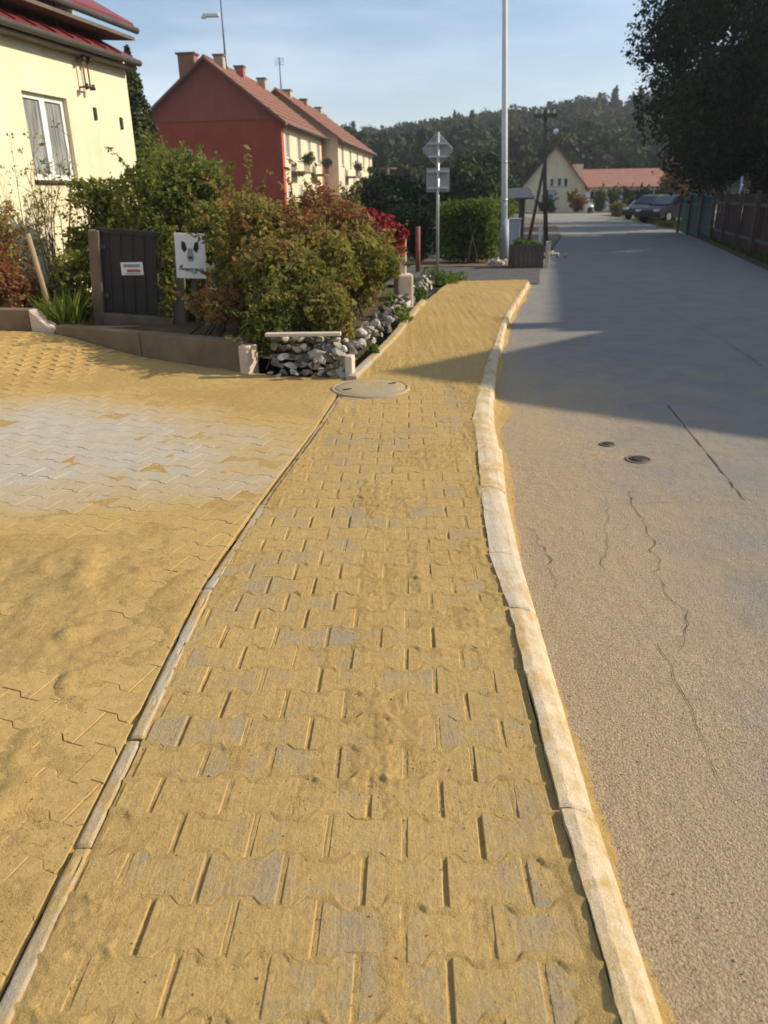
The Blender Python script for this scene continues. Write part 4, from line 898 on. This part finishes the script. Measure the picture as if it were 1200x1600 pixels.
shrub('hedge_shrub', 'low reddish shrub at the left edge below the house window', 'shrub', (-4.75, 10.2, .62), (.62, .4, .5), 4500, .06, LF_RUST, 11, 12, .22, lambda P, lt: .45 + .4 * lt + rng.normal(0, .22, len(P)), G1)
shrub('hedge_shrub', 'pale dry shrub at the far left in front of the cream wall', 'shrub', (-5.0, 11.0, 1.0), (.7, .4, .6), 2600, .05, LF_STRAW, 12, 14, .22, None, G1)
shrub('hedge_shrub', 'green shrub between the wooden stake and the dark gate', 'shrub', (-3.85, 10.35, .62), (.42, .3, .55), 4500, .06, LF_OLIVE, 13, 10, .2, mixed_t, G1)
shrub('hedge_shrub', 'olive shrub growing behind the gate post under the white board', 'shrub', (-2.35, 10.1, .62), (.30, .28, .55), 4200, .06, LF_OLIVE, 14, 9, .2, mixed_t, G1, shoots=.3)
shrub('climbing_vine', 'crimson vine covering the pillar at the end of the garden hedge', 'vine', (.0, 11.75, 1.08), (.42, .35, .36), 4200, .075, LF_RED, 15, 10, .2, lambda P, lt: .4 + .25 * lt + rng.normal(0, .15, len(P)), shoots=0)
# bare twigs in front of the cream wall
tw = empty('bare_shrub', 'sparse twiggy shrub with few leaves against the cream house wall', 'shrub', G1); q = random.Random(5); mb = MB(); tips = []
for i in range(34):
    b = Vector((-4.75 + q.gauss(0, .3), 11.9 + q.gauss(0, .2), .1)); e = b + Vector((q.gauss(0, .42), q.gauss(0, .2), q.uniform(1.3, 2.35))); m_ = b.lerp(e, .55) + Vector((q.gauss(0, .06), 0, .1)); mb.tube([b, m_, e], [.009, .006, .002], 4)
    for t in range(5): s0 = m_.lerp(e, q.random()); e2 = s0 + Vector((q.gauss(0, .18), q.gauss(0, .1), q.uniform(.05, .3))); mb.tube([s0, e2], [.004, .0015], 3); tips.append(tuple(e2) + (.07, .07, .07))
mb.build('twigs', M_BARK, tw); put_foliage('foliage', foliage(tips, 900, .05, tintf=mixed_t), LF_OLIVE, tw)
def blades(name, label, c, n, hgt, spread, m, parent=None, wd=.012, lean=.35):
    q = np.random.default_rng(n); base = np.stack([c[0] + q.normal(0, spread, n), c[1] + q.normal(0, spread, n), np.full(n, c[2])], 1); d = q.normal(size=(n, 3)) * lean; d[:, 2] = 1; hh = hgt * q.uniform(.5, 1.15, n)
    tip = base + d * hh[:, None]; mid = base + d * hh[:, None] * .5 + np.array([0, 0, 1]) * hh[:, None] * .12; ang = q.random(n) * 6.28; s_ = np.stack([np.cos(ang), np.sin(ang), ang * 0], 1) * wd
    V = np.stack([base - s_, base + s_, mid + s_ * .8, tip, mid - s_ * .8], 1).reshape(-1, 3); F = np.arange(n * 5).reshape(n, 5)
    return add(name, fast_mesh(name, V, F, m, {'tint': np.repeat(q.random(n), 5)}), parent)
tag(blades('grass_tuft', '', (-3.8, 9.5, .05), 170, .5, .08, LF_LIME), 'bright green grassy tuft at the foot of the left gate post', 'plant')
# pillar at the end of the hedge
pi = empty('pillar', 'weathered pinkish pillar stub at the far corner of the hedge', 'pillar')
MB().box((.30, 11.9, .45), (.17, .2, 1.1), R(6)).build('shaft', M_CONCP, pi, bevel=.02); MB().box((.36, 11.85, .22), (.24, .26, .55), R(6)).build('base', M_CONCP, pi, bevel=.03)

# rubble
rub = empty('rubble_wall', 'loose bank of pale and grey rubble stones along the hedge foot', 'stone bank')
SM = [pebble_mesh('stone', 20 + i, m_, 2, (1, random.uniform(.6, .9), random.uniform(.5, .85)), .08, 9) for i, m_ in enumerate([M_STONEW, M_STONEG, M_STONEG, M_STONEG, M_STONEM, M_STONEM, M_STONEG, M_STONEW])]
q = random.Random(12)
def put_stone(x, y, z, s_):
    o = add('stone', SM[q.randrange(8)], rub); o.location = (x, y, z); o.rotation_euler = (q.uniform(-.5, .5), q.uniform(-.5, .5), q.random() * 6.28); o.scale = (s_ * q.uniform(.8, 1.25), s_ * q.uniform(.8, 1.1), s_ * q.uniform(.8, 1.1))
for rw in range(5):
    for k in range(12 - rw // 2):
        put_stone(-1.02 + k * .063 + q.gauss(0, .02) + .04 * (rw % 2), 7.22 + .035 * rw - k * .012 + q.gauss(0, .02), .03 + rw * .072 + q.gauss(0, .012), q.uniform(.036, .07))
for k in range(88):
    t = (k / 88) ** 1.15; y = 7.12 + 7.4 * t; xl = float(walk_l(y)) - .12
    for j in range(2):
        put_stone(xl - abs(q.gauss(0, .09)) - .02, y + q.gauss(0, .05), .03 + q.random() * .26 * (1 - .3 * t), q.uniform(.035, .085) * (1 + .3 * t))
tag(MB().box((-.72, 7.22, .385), (.70, .10, .028), R(-2)).build('plank', M_CONCP, None, bevel=.004), 'pale straight plank lying on top of the rubble corner', 'plank')
MBk = MB().box((-.29, 7.08, .09), (.07, .12, .24), R(-12)); tag(MBk.build('stone_block', M_CONCP, None, bevel=.012), 'upright pale concrete block at the corner of rubble and pavement', 'block')
o = empty('weed_patch', 'low green weeds creeping over the far rubble by the pavement', 'plant')
put_foliage('foliage', foliage([(float(walk_l(y)) - .1 - .15 * ((i * 7) % 3), y, .12, .16, .22, .12) for i, y in enumerate([10.2, 10.9, 11.6, 12.5, 13.2, 14.0, 14.8])], 2600, .05, tintf=mixed_t), LF_GREEN, o)
o = empty('weed_patch', 'bright green weeds beside the far end of the sandy pavement', 'plant')
put_foliage('foliage', foliage([(1.28, 15.2, .08, .22, .3, .16), (1.05, 15.8, .1, .25, .25, .2), (1.55, 15.7, .05, .2, .2, .14)], 1300, .05, tintf=mixed_t), LF_LIME, o)
o = empty('weed_patch', 'tiny green weed growing at the pavement edging near the rubble corner', 'plant')
put_foliage('foliage', foliage([(-.08, 8.05, .06, .06, .07, .08)], 260, .035, tintf=mixed_t), LF_GREEN, o)

# ------------------------------------------------------------------ signs, posts, poles
sg = empty('road_sign', 'back of a diamond road sign above a square plate on a steel post', 'road sign')
MB().tube([(1.2, 16.62, -.1), (1.18, 16.62, 2.70)], .03, 12).build('post', M_GALV, sg, True)
dm = [(0, .31), (.31, 0), (0, -.31), (-.31, 0)]; DMx = Matrix.Translation((1.18, 16.58 + .085, 2.39)) @ XR
rd = []
for i in range(4):       # rounded diamond corners
    p, a, b = Vector(dm[i]), Vector(dm[i - 1]), Vector(dm[(i + 1) % 4]); rd += [tuple(p.lerp(a, .08)), tuple(p.lerp(a, .02).lerp(b, .02)), tuple(p.lerp(b, .08))]
dp = MB().prism(rd[::-1], -.012, 0, DMx).build('diamond_plate', M_SIGNB, sg)
rim = MB()
for i in range(4): p, b = Vector((*dm[i], 0)), Vector((*dm[(i + 1) % 4], 0)); rim.tube([DMx @ (p.lerp(b, .06) + Vector((0, 0, .006))), DMx @ (p.lerp(b, .94) + Vector((0, 0, .006)))], .010, 5)
rim.build('folded_edge', M_GALV, dp)
MB().box((1.19, 16.672, 1.845), (.46, .012, .44)).build('square_plate', M_SIGNB, sg)
for z in (2.5, 2.27, 2.0, 1.7): MB().box((1.185, 16.62, z), (.36 if z > 2.1 else .4, .075, .035)).build('bracket', M_GALV, sg)
tag(MB().tube([(.88, 18.5, -.1), (.88, 18.5, .92)], .055, 10).build('red_post', M_REDPOST, None, True), 'short rusty red post left of the road sign', 'post')
lp = empty('lamp_post', 'tall slim white lamp post rising out of the picture beside the clipped hedge', 'lamp post')
MB().tube([(3.34, 21.6, -.1), (3.22, 21.6, 3), (3.07, 21.6, 6.6), (3.04, 21.6, 7.2)], [.088, .075, .06, .055], 14).build('pole', M_LAMPP, lp, True)
for z in (1.4, 2.3, 3.6): MB().tube([(3.34 - .04 * z, 21.6, z), (3.34 - .04 * z, 21.6, z + .05)], .092 - .006 * z, 14).build('clamp', M_GALV, lp, True)
MB().box((3.30, 21.515, 1.15), (.08, .02, .3)).build('hatch', M_LAMPP, lp)
MB().tube([(3.345, 21.6, -.1), (3.315, 21.6, .95)], [.125, .11], 14).build('base_sleeve', M_CAB, lp, True)
MB().tube([(3.04, 21.6, 7.2), (3.06, 21.4, 7.5), (3.3, 21.0, 7.65)], .04, 8).build('arm', M_LAMPP, lp, True); MB().box((3.42, 20.85, 7.64), (.28, .55, .12), R(-38)).build('lamp_head', M_LAMPP, lp, bevel=.04)
cb = empty('cabinet', 'pale blue grey cabinet standing against the foot of the lamp post', 'cabinet')
MB().box((3.60, 21.75, .42), (.28, .26, 1.04)).build('body', M_CAB, cb, bevel=.012); MB().box((3.60, 21.75, .955), (.32, .30, .04)).build('lid', M_CAB, cb, bevel=.008); MB().box((3.60, 21.612, .45), (.22, .012, .8)).build('door', M_CAB, cb)
up = empty('utility_pole', 'dark wooden utility pole with crossarm and strut at the road bend', 'utility pole')
MB().tube([(5.56, 27, -.15), (5.38, 27, 2), (5.27, 27, 3.98)], [.08, .065, .05], 10).build('pole', M_DWOOD, up, True)
MB().tube([(4.95, 27.1, -.1), (5.33, 27.02, 2.35)], [.055, .045], 8).build('strut', M_DWOOD, up, True)
ca = MB().box((5.27, 26.92, 3.82), (.72, .08, .09)).build('crossarm', M_DWOOD, up)
for i in range(4): MB().lathe((4.98 + i * .19, 26.92, 3.86), [(.012, 0), (.014, .03), (.04, .04), (.04, .09), (.025, .1), (.03, .12), (.0, .14)], 8).build('insulator', M_WHITE, ca, True)
sl_ = MB().tube([(5.31, 27, 3.35), (5.42, 26.9, 3.45), (5.56, 26.8, 3.44)], .02, 6).build('lamp_arm', M_GUTTER, up, True); MB().lathe((5.60, 26.78, 3.33), [(.03, .12), (.08, .08), (.085, 0), (.05, -.04), (0, -.05)], 12).build('lamp_globe', M_WHITE, sl_, True)
wi = MB()
for i in range(4):
    x = 4.98 + i * .19; A0 = Vector((x, 26.92, 3.99)); B0 = Vector((x + 9 + i * .2, 46, 5.2)); wi = MB()
    wi.tube([A0.lerp(B0, t / 8) - UP * .5 * (1 - (2 * t / 8 - 1) ** 2) for t in range(9)], .008, 4); tag(wi.build('overhead_wire', M_DARKP), 'thin overhead wire from the %s insulator of the utility pole crossarm' % ('leftmost', 'second', 'third', 'rightmost')[i], 'wire', 'overhead wires')
sh = empty('shelter', 'small dark slate roofed shelter on a wooden post beyond the lamp post', 'shelter')
for x, y in ((4.12, 24.0), (3.9, 25.0), (4.38, 25.0)): MB().box((x, y, .68), (.085, .085, 1.6)).build('post', M_DWOOD, sh)
slab(MB(), [(3.75, 23.85, 1.42), (4.5, 23.85, 1.42), (4.45, 24.5, 1.68), (3.8, 24.5, 1.68)], .05).build('roof', M_SLATE, sh); slab(MB(), [(3.75, 25.15, 1.42), (3.8, 24.5, 1.68), (4.45, 24.5, 1.68), (4.5, 25.15, 1.42)], .05).build('rear_roof', M_SLATE, sh)
pt = empty('timber_planter', 'low dark timber planter box at the corner of the side street', 'planter')
for i in range(7): MB().box((3.17 + i * .107, 19.0, .16), (.098, .03, .62 + .02 * math.sin(i * 3)), 0).build('board', M_DWOOD, pt)
for i in range(4): MB().box((3.12, 19.07 + i * .107, .16), (.03, .098, .6)).build('board', M_DWOOD, pt); MB().box((3.86, 19.07 + i * .107, .16), (.03, .098, .6)).build('board', M_DWOOD, pt)
MB().box((3.49, 19.23, .38), (.68, .38, .04)).build('soil', M_SOIL, pt); put_foliage('foliage', foliage([(3.3, 19.2, .5, .14, .14, .1), (3.6, 19.25, .48, .18, .15, .09)], 500, .06, tintf=mixed_t), LF_GREEN, pt)
for x, y, z, lab in ((3.95, 18.98, .5, 'short pale wooden post at the right end of the timber planter'), (4.98, 25.2, .62, 'small white marker post at the foot of the utility pole')):
    o = empty('marker_post', lab, 'post'); MB().box((x, y, z / 2 - .05), (.09, .09, z + .1)).build('shaft', M_CONCP if x < 4.5 else M_WHITE, o, bevel=.01); MB().box((x, y, z + .015), (.11, .11, .03)).build('cap', M_CONCP if x < 4.5 else M_WHITE, o)
q = random.Random(3)
for cx, cy, n, lab in ((2.95, 20.0, 9, 'small heap of broken stones at the hedge foot by the lamp post'), (4.75, 22.2, 10, 'small heap of pinkish broken bricks on the road edge')):
    o = empty('debris_heap', lab, 'rubble')
    for i in range(n): s_ = add('chunk', SM[q.choice([0, 4, 7])], o); s_.location = (cx + q.gauss(0, .16), cy + q.gauss(0, .16), -.01 + .05 * q.random()); s_.scale = [q.uniform(.05, .11)] * 3; s_.rotation_euler = (q.random() * 3, q.random() * 3, 0)
# verge between the side street and the lamp post
vg = np.meshgrid(np.linspace(0, 1, 14), np.linspace(0, 1, 30)); vy = 19.6 + vg[1] * 46; vx = road_l(vy) - .05 - vg[0] * (3.2 + 0 * vy)
tag(add('verge', grid_mesh('verge', vx, vy, vx * 0 - .055 + .02 * fbm(vx * 2, vy * 2, 3, 4), M_CONC)), kind='structure')
vy = 3 + vg[1] * 50; vx = road_r(vy) - .05 + vg[0] * 1.0
tag(add('verge', grid_mesh('verge', vx, vy, -.068 + .09 * vg[0] + .03 * fbm(vx * 3, vy * 3, 3, 4) * vg[0], M_SOIL)), kind='structure')
n = 9000; q = np.random.default_rng(4); yv = 12 + 40 * q.random(n); xv = road_r(yv) + .12 + q.random(n) ** 1.2 * 1.6; base = np.stack([xv, yv, np.full(n, -.03)], 1); ht = q.uniform(.06, .22, n); ln = q.normal(size=(n, 3)) * .4; ln[:, 2] = 1; s_ = np.stack([np.full(n, .012), q.normal(0, .006, n), np.zeros(n)], 1)
tag(add('verge_grass', fast_mesh('verge_grass', np.stack([base - s_, base + s_, base + ln * ht[:, None]], 1).reshape(-1, 3), np.arange(n * 3).reshape(n, 3), LF_GRASS, {'tint': np.repeat(q.random(n), 3)})), 'short grass along the foot of the fence', 'grass', None, 'stuff')

# ------------------------------------------------------------------ fences on the right
def fence(name, label, p, q_, hgt, bw, gap, m, mpost):
    o = empty(name, label, 'fence'); p, q_ = Vector(p), Vector(q_); d = (q_ - p); Ln = d.length; d.normalize(); n = Vector((d.y, -d.x, 0)); rz_ = math.atan2(d.y, d.x)
    me = MB().box((0, 0, hgt / 2), (bw, .022, hgt)).mesh('board', m); k = int(Ln / (bw + gap)); rr_ = random.Random(k)
    for i in range(k):
        b = add('board', me, o); b.location = p + d * (i + .5) * (bw + gap) + Vector((0, 0, rr_.gauss(-.02, .012))); b.rotation_euler = (rr_.gauss(0, .01), rr_.gauss(0, .008), rz_)
    for z in (.35, hgt - .3): MB().obox(p, d, n, UP, 0, Ln, .014, .06, z - .04, z + .04).build('rail', mpost, o)
    for i in range(int(Ln / 2.4) + 1): MB().obox(p + d * min(i * 2.4, Ln), d, n, UP, -.05, .05, .06, .16, -.1, hgt + .06).build('post', mpost, o)
    return o
fence('board_fence', 'dark brown vertical board fence along the right verge', (11.75, 28.6, -.03), (8.6, 15.6, -.03), 1.52, .115, .012, M_BWOOD, M_DWOOD)
fence('board_fence', 'teal green board fence farther along under the big dark tree', (13.1, 35.5, -.03), (11.85, 29.1, -.03), 1.42, .13, .014, M_TEAL, M_DWOOD)
tag(MB().tube([(10.95, 25.0, -.1), (10.9, 25.0, 1.95)], .035, 8).build('fence_pole', M_GALV, None, True), 'thin pale metal pole sticking up above the brown fence', 'pole')

# ------------------------------------------------------------------ trees
def dk(P, lt): return .15 + .35 * lt + rng.normal(0, .2, len(P))
tree('broadleaf_tree', 'large dark broadleaf tree overhanging the fence on the right', 14.9, 31.0, 13.2, 5.9, 6.7, 150000, .155, LF_DARK, 31, 100, 1.2, .32, None, dk, .55, rz=6.2, nlimb=16)
tree('broadleaf_tree', 'dark tree behind the parked cars, beyond the big one', 18.5, 41.0, 9.5, 3.9, 5.0, 22000, .2, LF_DARK, 32, 40, 1.1, .22, None, dk, .55, rz=4.4)
tree('broadleaf_tree', 'yellow green tree at the right picture edge behind the brown fence', 12.6, 20.6, 5.2, 2.35, 3.2, 15000, .11, LF_GREEN, 33, 30, .75, .13, None, lambda P, lt: .3 + .4 * lt + rng.normal(0, .2, len(P)), .55)
tree('broadleaf_tree', 'dark leafy tree filling the right edge between fence and big tree', 14.6, 25.4, 6.6, 2.9, 3.7, 26000, .16, LF_DARK, 34, 36, .9, .15, None, dk, .5, rz=3.0)
tree('broadleaf_tree', 'dark tree added at the far right to shade the parked cars', 24.5, 48.5, 9.0, 4.2, 4.8, 16000, .25, LF_DARK, 35, 34, 1.2, .2, None, dk, .5, rz=4.2)  # extra tree, put in to cast shade over the cars
conifer('conifer_tree', 'dark slim conifer between the cream house and the red gable', -5.75, 20.5, 4.75, 1.05, 9000, .13, LF_CONI, 51)
tree('broadleaf_tree', 'dark olive bushy tree below the conifer beside the cream house', -4.75, 19.0, 3.1, 1.15, 1.7, 9000, .11, LF_OLIVE, 52, 18, .45, .1, None, None, .55, rz=1.3)
tree('broadleaf_tree', 'dark tree behind the hedge left of the road sign', .6, 27.0, 2.6, 1.6, 1.3, 9000, .12, LF_DARK, 53, 20, .55, .1, None, dk, .55, rz=1.3)
MID = 'trees below the wooded hill'
for i, (x, y, hh, rr_, m_, lab) in enumerate(((1.2, 40, 2.5, 1.9, LF_DARK, 'low dark tree behind the square sign plate'), (4.4, 44, 3.4, 2.0, LF_FOREST, 'rounded green tree between the sign and the lamp post'),
        (7.0, 53, 4.0, 2.0, LF_FOREST, 'green tree just right of the lamp post'), (-.5, 52, 2.6, 2.4, LF_FOREST, 'low green tree at the foot of the terrace houses'), (5.6, 66, 4.8, 2.6, LF_FOREST, 'green tree far behind the clipped hedge'), (2.2, 64, 4.2, 2.8, LF_FOREST, 'green tree far behind the road sign'))):
    tree('broadleaf_tree', lab, x, y, hh, rr_, hh * .55, 5500, .24, m_, 60 + i, 18, .85, .14, MID, None, .55, rz=hh * .48)
# clipped hedge beside the side street
o = empty('clipped_hedge', 'ivy covered green hedge between the road sign and lamp post', 'hedge', None)
Ls = [(1.75 + .26 * i, 20.5 + .25 * j, .25 + .32 * k, .26, .24, .26) for i in range(5) for j in range(3) for k in range(4)]
put_foliage('foliage', foliage(Ls, 15000, .075, tintf=mixed_t), LF_GREEN, o); stems((2.3, 20.7, 0), Ls, .015, 12, 3, None, o, 'stem', .4)
o = empty('clipped_hedge', 'lime green trimmed hedge at the foot of the white lamp post', 'hedge', None)
Ls = [(2.8 + .2 * i, 22.4 + .25 * j, .3 + .32 * k, .22, .24, .24) for i in range(5) for j in range(3) for k in range(4)]
put_foliage('foliage', foliage(Ls, 8000, .06, tintf=mixed_t), LF_LIME, o); stems((3.2, 22.6, 0), Ls, .015, 8, 4, None, o, 'stem', .25)
shrub('broad_shrub', 'dark shrub behind the rusty red post', 'shrub', (.9, 21.4, .7), (.75, .6, .75), 6000, .08, LF_DARK, 17, 14, .3, mixed_t)
# planting around the far houses
HG = 'clipped shrubs in front of the low building'
for i, (x, w_, m_, lab) in enumerate(((20.8, .55, LF_LIME, 'light green column shrub nearest the distant gable house'), (22.2, .6, LF_GREEN, 'second green column shrub from the distant gable house'), (23.5, .7, LF_DARK, 'dark column shrub in the middle of the far hedge row'), (25.0, .9, LF_DARK, 'wide dark shrub behind the parked cars'), (26.6, .9, LF_DARK, 'dark shrub at the right end of the far hedge row'))):
    shrub('column_shrub', lab, 'shrub', (x, 78, .95), (w_, .6, 1.05), 2600, .17, m_, 70 + i, 12, .4, None, HG)
shrub('round_bush', 'straw coloured rounded bush at the roadside left of the cars', 'shrub', (16.9, 57.5, .45), (.85, .7, .55), 2200, .12, LF_STRAW, 80, 10, .32)
shrub('broad_shrub', 'orange brown shrub in front of the distant gable house', 'shrub', (18.1, 76, .8), (.9, .6, .9), 2200, .17, LF_ORANGE, 81, 10, .35)
shrub('broad_shrub', 'dark shrub at the door of the distant gable house', 'shrub', (15.6, 76, .6), (.8, .6, .8), 1800, .17, LF_DARK, 82, 10, .35)
tree('broadleaf_tree', 'orange autumn tree at the right end of the low red roofed building', 28.6, 80, 4.9, 1.9, 2.7, 4200, .22, LF_ORANGE, 83, 16, .6, .12, None, None, .5, rz=1.9)

# wooded hill
def hill_z(X, Y): return (15.5 * sstep(X, -70, 95) + 3.0) * sstep(Y, 105, 250) + 2.5 * (fbm(X / 30, Y / 30, 3, 2) - .5) * sstep(Y, 115, 160) - 25 * sstep(Y, 265, 420)
HX, HY = np.meshgrid(np.linspace(-160, 220, 90), np.linspace(100, 440, 70))
tag(add('hill', grid_mesh('hill', HX, HY, hill_z(HX, HY) - .2, simple('forest_floor', (.03, .035, .015), (.06, .055, .025), .2))), kind='structure')
Vs, Fs, Ts = [], [], []; off = 0; tmpl = []
for k in range(6):
    if k < 4:
        Ls = mk_lumps((0, 0, .60), (.30, .30, .40), 13, .15, 200 + k); v, f, t = foliage(Ls, 900, .068, .3, .6, lambda P, lt: .35 * lt + rng.normal(0, .15, len(P)), .75)
    else:
        q = np.random.default_rng(k); n = 520; z = q.random(n) ** 1.2; a = q.random(n) * 6.28; r_ = .20 * (1 - z) ** .85 * (.5 + .6 * q.random(n)); Pn = np.stack([r_ * np.cos(a), r_ * np.sin(a), .12 + z * .9], 1); Nn = np.stack([np.cos(a), np.sin(a), a * 0 + .5], 1) + q.normal(size=(n, 3)) * .5; Nn /= np.linalg.norm(Nn, axis=1, keepdims=True)
        v, f = leaf_faces(Pn, Nn, .085 * q.uniform(.6, 1.3, n), .5); t = np.repeat(np.clip(q.normal(.1, .12, n), 0, 1), 4)
    tmpl.append((v, f, t))
q = np.random.default_rng(77); pts = []
for y in np.arange(108, 275, 5.6):
    for x in np.arange(-85, 150, 5.0):
        X_ = x + q.uniform(-2.2, 2.2); Y_ = y + q.uniform(-2.2, 2.2)
        if X_ < -.16 * Y_ - 6 or X_ > .52 * Y_ + 8: continue
        pts.append((X_, Y_))
for X_, Y_ in pts:
    k = q.integers(0, 4) if q.random() < (.93 if X_ < 55 else .66) else q.integers(4, 6); v, f, t = tmpl[k]; hh = q.uniform(7.0, 11.0) * (1.1 if k > 3 else 1) ; ww = hh * q.uniform(.85, 1.2) * (1.1 if k > 3 else 1); a = q.random() * 6.28; ca, sa = math.cos(a), math.sin(a)
    vv = np.stack([(v[:, 0] * ca - v[:, 1] * sa) * ww + X_, (v[:, 0] * sa + v[:, 1] * ca) * ww + Y_, v[:, 2] * hh + float(hill_z(np.array(X_), np.array(Y_)))], 1)
    Vs.append(vv); Fs.append(f + off); Ts.append(np.clip(t + q.normal(.15, .2), 0, 1)); off += len(vv)
print('forest trees', len(pts), off // 4)
tag(add('forest', fast_mesh('forest', np.concatenate(Vs), np.concatenate(Fs), LF_FOREST, {'tint': np.concatenate(Ts)})), 'wooded hillside of mixed trees behind the village', 'forest', None, 'stuff')
tag(MB().tube([(.7, 58, -.1), (.68, 58, 3.4)], .12, 8).box((.68, 58, 3.35), (1.2, .12, .14)).build('far_pole', M_CONC, None, True), 'pale concrete pole with a short crossbar left of the sign in the distance', 'pole')

# ------------------------------------------------------------------ parked cars
def car(label, loc, rz_, paint):
    o = empty('parked_car', label, 'car', 'cars parked at the bend'); Mx = Matrix.Translation(loc) @ Matrix.Rotation(rz_, 4, 'Z')
    low = [(-2.15, .30), (-2.2, .62), (-2.12, .88), (-1.2, .92), (.75, .92), (1.75, .80), (2.12, .66), (2.18, .45), (2.12, .28)]
    cab = [(-2.1, .88), (-1.92, 1.28), (-1.6, 1.42), (-.2, 1.46), (.25, 1.40), (1.05, .91)]
    def loft(prof, w0, w1, zz0, zz1):
        mb = MB(); n_ = len(prof); cols = []
        for s_ in (-1, -.86, .86, 1):
            for x, z in prof:
                wd = (w0 + (w1 - w0) * max(0, (z - zz0) / (zz1 - zz0))); k_ = 1 if abs(s_) < 1 else .97
                cz = z if abs(s_) < 1 else (z - .05 if z > .5 else z); mb.v.append(tuple(Mx @ Vector((x * k_, wd * s_, cz))))
        for c_ in range(3):
            for i in range(n_): j = (i + 1) % n_; mb.f.append((c_ * n_ + i, c_ * n_ + j, (c_ + 1) * n_ + j, (c_ + 1) * n_ + i))
        mb.f.append(tuple(range(n_))); mb.f.append(tuple(3 * n_ + i for i in reversed(range(n_)))); return mb
    body = loft(low, .88, .84, .3, .92).build('body', paint, o, bevel=.03); loft(cab, .80, .62, .9, 1.46).build('cabin', paint, o, bevel=.03)
    for s_ in (-1, 1):
        for x0, x1, t0, t1 in ((-1.85, -1.05, -1.65, -1.05), (-.97, -.15, -.97, -.15), (-.07, .82, -.07, .3)):
            wv = lambda z: s_ * ((.80 + (.62 - .80) * (z - .9) / .56) + .006)
            p = [Vector((x0, wv(.97), .97)), Vector((x1, wv(.97), .97)), Vector((t1, wv(1.33), 1.33)), Vector((t0, wv(1.33), 1.33))]
            slab(MB(), [Mx @ v for v in p], .01, Mx.to_3x3() @ Vector((0, s_, 0))).build('side_window', M_GLASS, o)
        for x in (-1.35, 1.32):
            tw_ = MB(); a = Mx @ Vector((x, s_ * .70, .31)); b = Mx @ Vector((x, s_ * .895, .31)); wh = tw_.tube([a, b], .31, 20).build('wheel', M_TYRE, o); MB().tube([b, Mx @ Vector((x, s_ * .905, .31))], .2, 16).build('rim', M_RIM, wh)
        MB().box((2.10, s_ * .62, .66), (.12, .34, .13), M=Mx).build('headlight', M_LENSW, o); MB().box((-2.15, s_ * .70, .74), (.1, .2, .26), M=Mx).build('tail_light', M_LENSR, o)
    slab(MB(), [Mx @ Vector(v) for v in ((.34, -.56, 1.39), (1.0, -.68, .95), (1.0, .68, .95), (.34, .56, 1.39))], .012, Mx.to_3x3() @ Vector((.55, 0, .83))).build('windscreen', M_GLASS, o)
    slab(MB(), [Mx @ Vector(v) for v in ((-2.09, -.68, .95), (-1.95, -.58, 1.26), (-1.95, .58, 1.26), (-2.09, .68, .95))], .012, Mx.to_3x3() @ Vector((-1, 0, .3))).build('rear_window', M_GLASS, o)
    MB().box((-2.21, 0, .55), (.02, .5, .11), M=Mx).build('number_plate', M_WHITE, o); MB().box((-2.16, 0, .38), (.14, 1.6, .16), M=Mx).build('bumper', M_DARKP, o); MB().box((2.14, 0, .38), (.12, 1.6, .16), M=Mx).build('bumper', M_DARKP, o); return o
car('dark estate car parked at the right roadside under the tree', (17.0, 48.0, -.05), R(215), M_CARD)
car('green grey car parked behind the dark estate car', (17.8, 54.0, -.05), R(225), M_CARG)
o = empty('gate_pillar', 'white gate pillar at the right of the parked cars', 'pillar'); MB().box((16.75, 42.4, .45), (.34, .34, 1.1)).build('shaft', M_WHITE, o, bevel=.02); MB().box((16.75, 42.4, 1.03), (.42, .42, .07)).build('cap', M_CONC, o)
o = empty('litter_bin', 'small white topped bin at the bend before the distant gable house', 'bin'); MB().lathe((18.6, 72.5, -.08), [(.2, 0), (.24, .5), (.25, .52)], 14).build('body', M_DARKP, o, True); MB().lathe((18.6, 72.5, .44), [(.27, 0), (.24, .16), (.0, .22)], 14).build('lid', M_WHITE, o, True)

# ------------------------------------------------------------------ thin evening haze
hz = MB().box((20, 230, 26), (520, 560, 58)); t = NT('haze_air'); t.n.remove(t.b); v = t.n.new('ShaderNodeVolumePrincipled')
v.inputs['Color'].default_value = (.86, .90, .96, 1); v.inputs['Density'].default_value = .0006; v.inputs['Anisotropy'].default_value = .2
t.l.new(v.outputs[0], t.n['Material Output'].inputs['Volume']); tag(hz.build('haze', t.m), kind='stuff')
